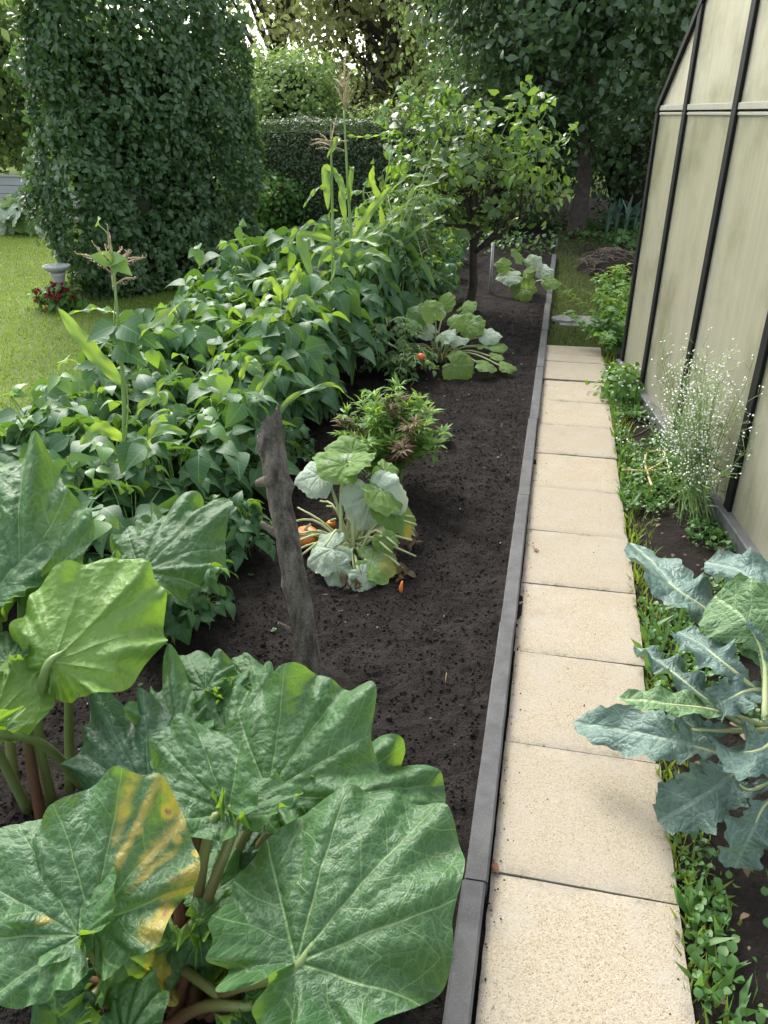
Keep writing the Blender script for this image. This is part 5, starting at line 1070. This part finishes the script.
# second small daisy-like clump and leafy plants along the far greenhouse foot
b = at(622, 400, z=-.02); t = thing('daisy_clump', b, 'small leafy clump with white daisies at the greenhouse corner post', 'flower plant'); mb = MB(); crown(mb, b+[0, 0, .09], (.13, .2, .11), 40, 14, .05, T_LEAF, .06); mb.build('foliage', M['shrub'], t)
for d in rdir(44, .5):
    mb = MB(); mb.inst((ic, icf, np.zeros((6, 3))), frames(rdir(1), rdir(1)), (b+[0, 0, .1]+d*[.14, .2, .13])[None], .008); mb.build('flower', M['white_flower'], t)
for k, (x, y, h, lb) in enumerate(((.50, 5.75, .30, 'leafy potato plant nearest the greenhouse corner'), (.52, 6.35, .34, 'tallest leafy potato plant beside the grass strip'), (.56, 6.95, .30, 'middle leafy potato plant beside the grass strip'), (.60, 7.55, .34, 'farthest leafy potato plant in front of the brush heap'))):
    b = np.array([x, y, -.03]); t = thing('potato_plant', b, lb, 'potato plant', 'potato plants beyond the slab path'); mb = MB(); sb = MB()
    for q in range(16):
        e = b+np.array([rng.normal()*.12, rng.normal()*.15, h*rng.uniform(.5, 1.1)]); c = spline([b+rng.normal(size=3)*[.03, .03, 0], b*.5+e*.5+[0, 0, .03], e], 10); sb.tube(c, [.004, .002], 4)
        P = np.repeat(c[3:], 5, 0); m = len(P); mb.inst(T_LEAF, frames(rdir(m)*[1, 1, .4], np.array([0, 0, 1.])+.4*rng.normal(size=(m, 3))), P+rng.normal(size=(m, 3))*.012, rng.uniform(.03, .075, m))
    mb.build('foliage', M['marigold'] if k % 2 else M['shrub'], t); sb.build('stems', M['greenstem'], t)
# dried stalks lying by the white flowers
for k, (pts, lb) in enumerate((([(622, 470), (650, 471), (668, 468), (672, 464)], 'long straw coloured dry stalk lying across the weeds'), ([(648, 450), (645, 462), (649, 478), (652, 486)], 'bent tan dry stalk crossing the long one'), ([(618, 442), (640, 434), (655, 424)], 'dark dry stalk nearest the daisy clump'), ([(648, 452), (664, 452), (662, 462), (645, 472)], 'curled pale dry stalk in a loop'))):
    P = [at(u, v, z=.03) for u, v in pts]; mb = MB(); mb.tube(spline(P, 16)+[0, 0, 0], .006, 6, wob=.2); tag(mb.build('dry_stalk', M['bark'] if k == 2 else M['drystem'], origin=P[0]), lb, 'dry stalk', 'dry stalks by the greenhouse')
# stepping slab, cover, brush heap, leeks beyond the path
p = at(578, 323, z=-.03); mb = MB(); mb.box((-.16, -.19, 0), (.22, .19, .022)); o = mb.build('stepping_slab', M['slate'], None, (0, 0, 0), False, .006); o.location = p; tag(o, 'single dark grey slab set in the grass beyond the path', 'slab')
p = at(565, 320, z=-.010); th = np.linspace(0, 2*np.pi, 25); mb = MB(); mb.grid(np.stack([np.stack([r*np.cos(th), .9*r*np.sin(th), 0*th+z], -1) for r, z in ((.0, .008), (.09, .008), (.105, .018), (.115, .016), (.12, .0))])); o = mb.build('drain_cover', M['slate'], None, (0, 0, 0)); o.location = p; tag(o, 'round grey cover lying on the dark slab by the kerb', 'cover')
b = np.array([.62, 9.15, -.03]); t = thing('brush_heap', b, 'heap of dry brown twigs beside the grass strip', 'heap'); mb = MB(); mb.blob(b+[0, 0, .0], (.33, .55, .22), 4, .3, 3, 16); mb.build('soil_mound', M['soil2'], t); mb = MB()
for k in range(150):
    d = rdir(1)[0]; d[2] = abs(d[2]); p = b+d*[.33, .53, .23]; q = rdir(1)[0]*[1, 1, .35]; mb.tube(spline([p-q*.12, p+[0, 0, .03], p+q*.14], 6), [.004, .002], 4)
mb.build('twigs', M['twig'], t)
for k, (u, v) in enumerate(((606, 238), (615, 236), (624, 238), (633, 236), (612, 230), (628, 231))):
    b = at(u, v, z=-.03); t = thing('leek', b, 'blue green leek in the row behind the brush heap', 'leek', 'leeks behind the brush heap'); 
    for q in range(7):
        d = nrm(rdir(1)[0]*[1, 1, 0])*rng.uniform(.08, .28); h = rng.uniform(.35, .62); add_strip(t, 'leaf', M['leek'], [b, b+d*.2+[0, 0, h*.6], b+d+[0, 0, h*rng.uniform(.7, 1.0)]], .022, nrm(-d+[0, 0, .3]), n=12, nt_=1, tint=rng.random())
for o in bpy.data.objects:
    if '_o' in o: del o['_o']
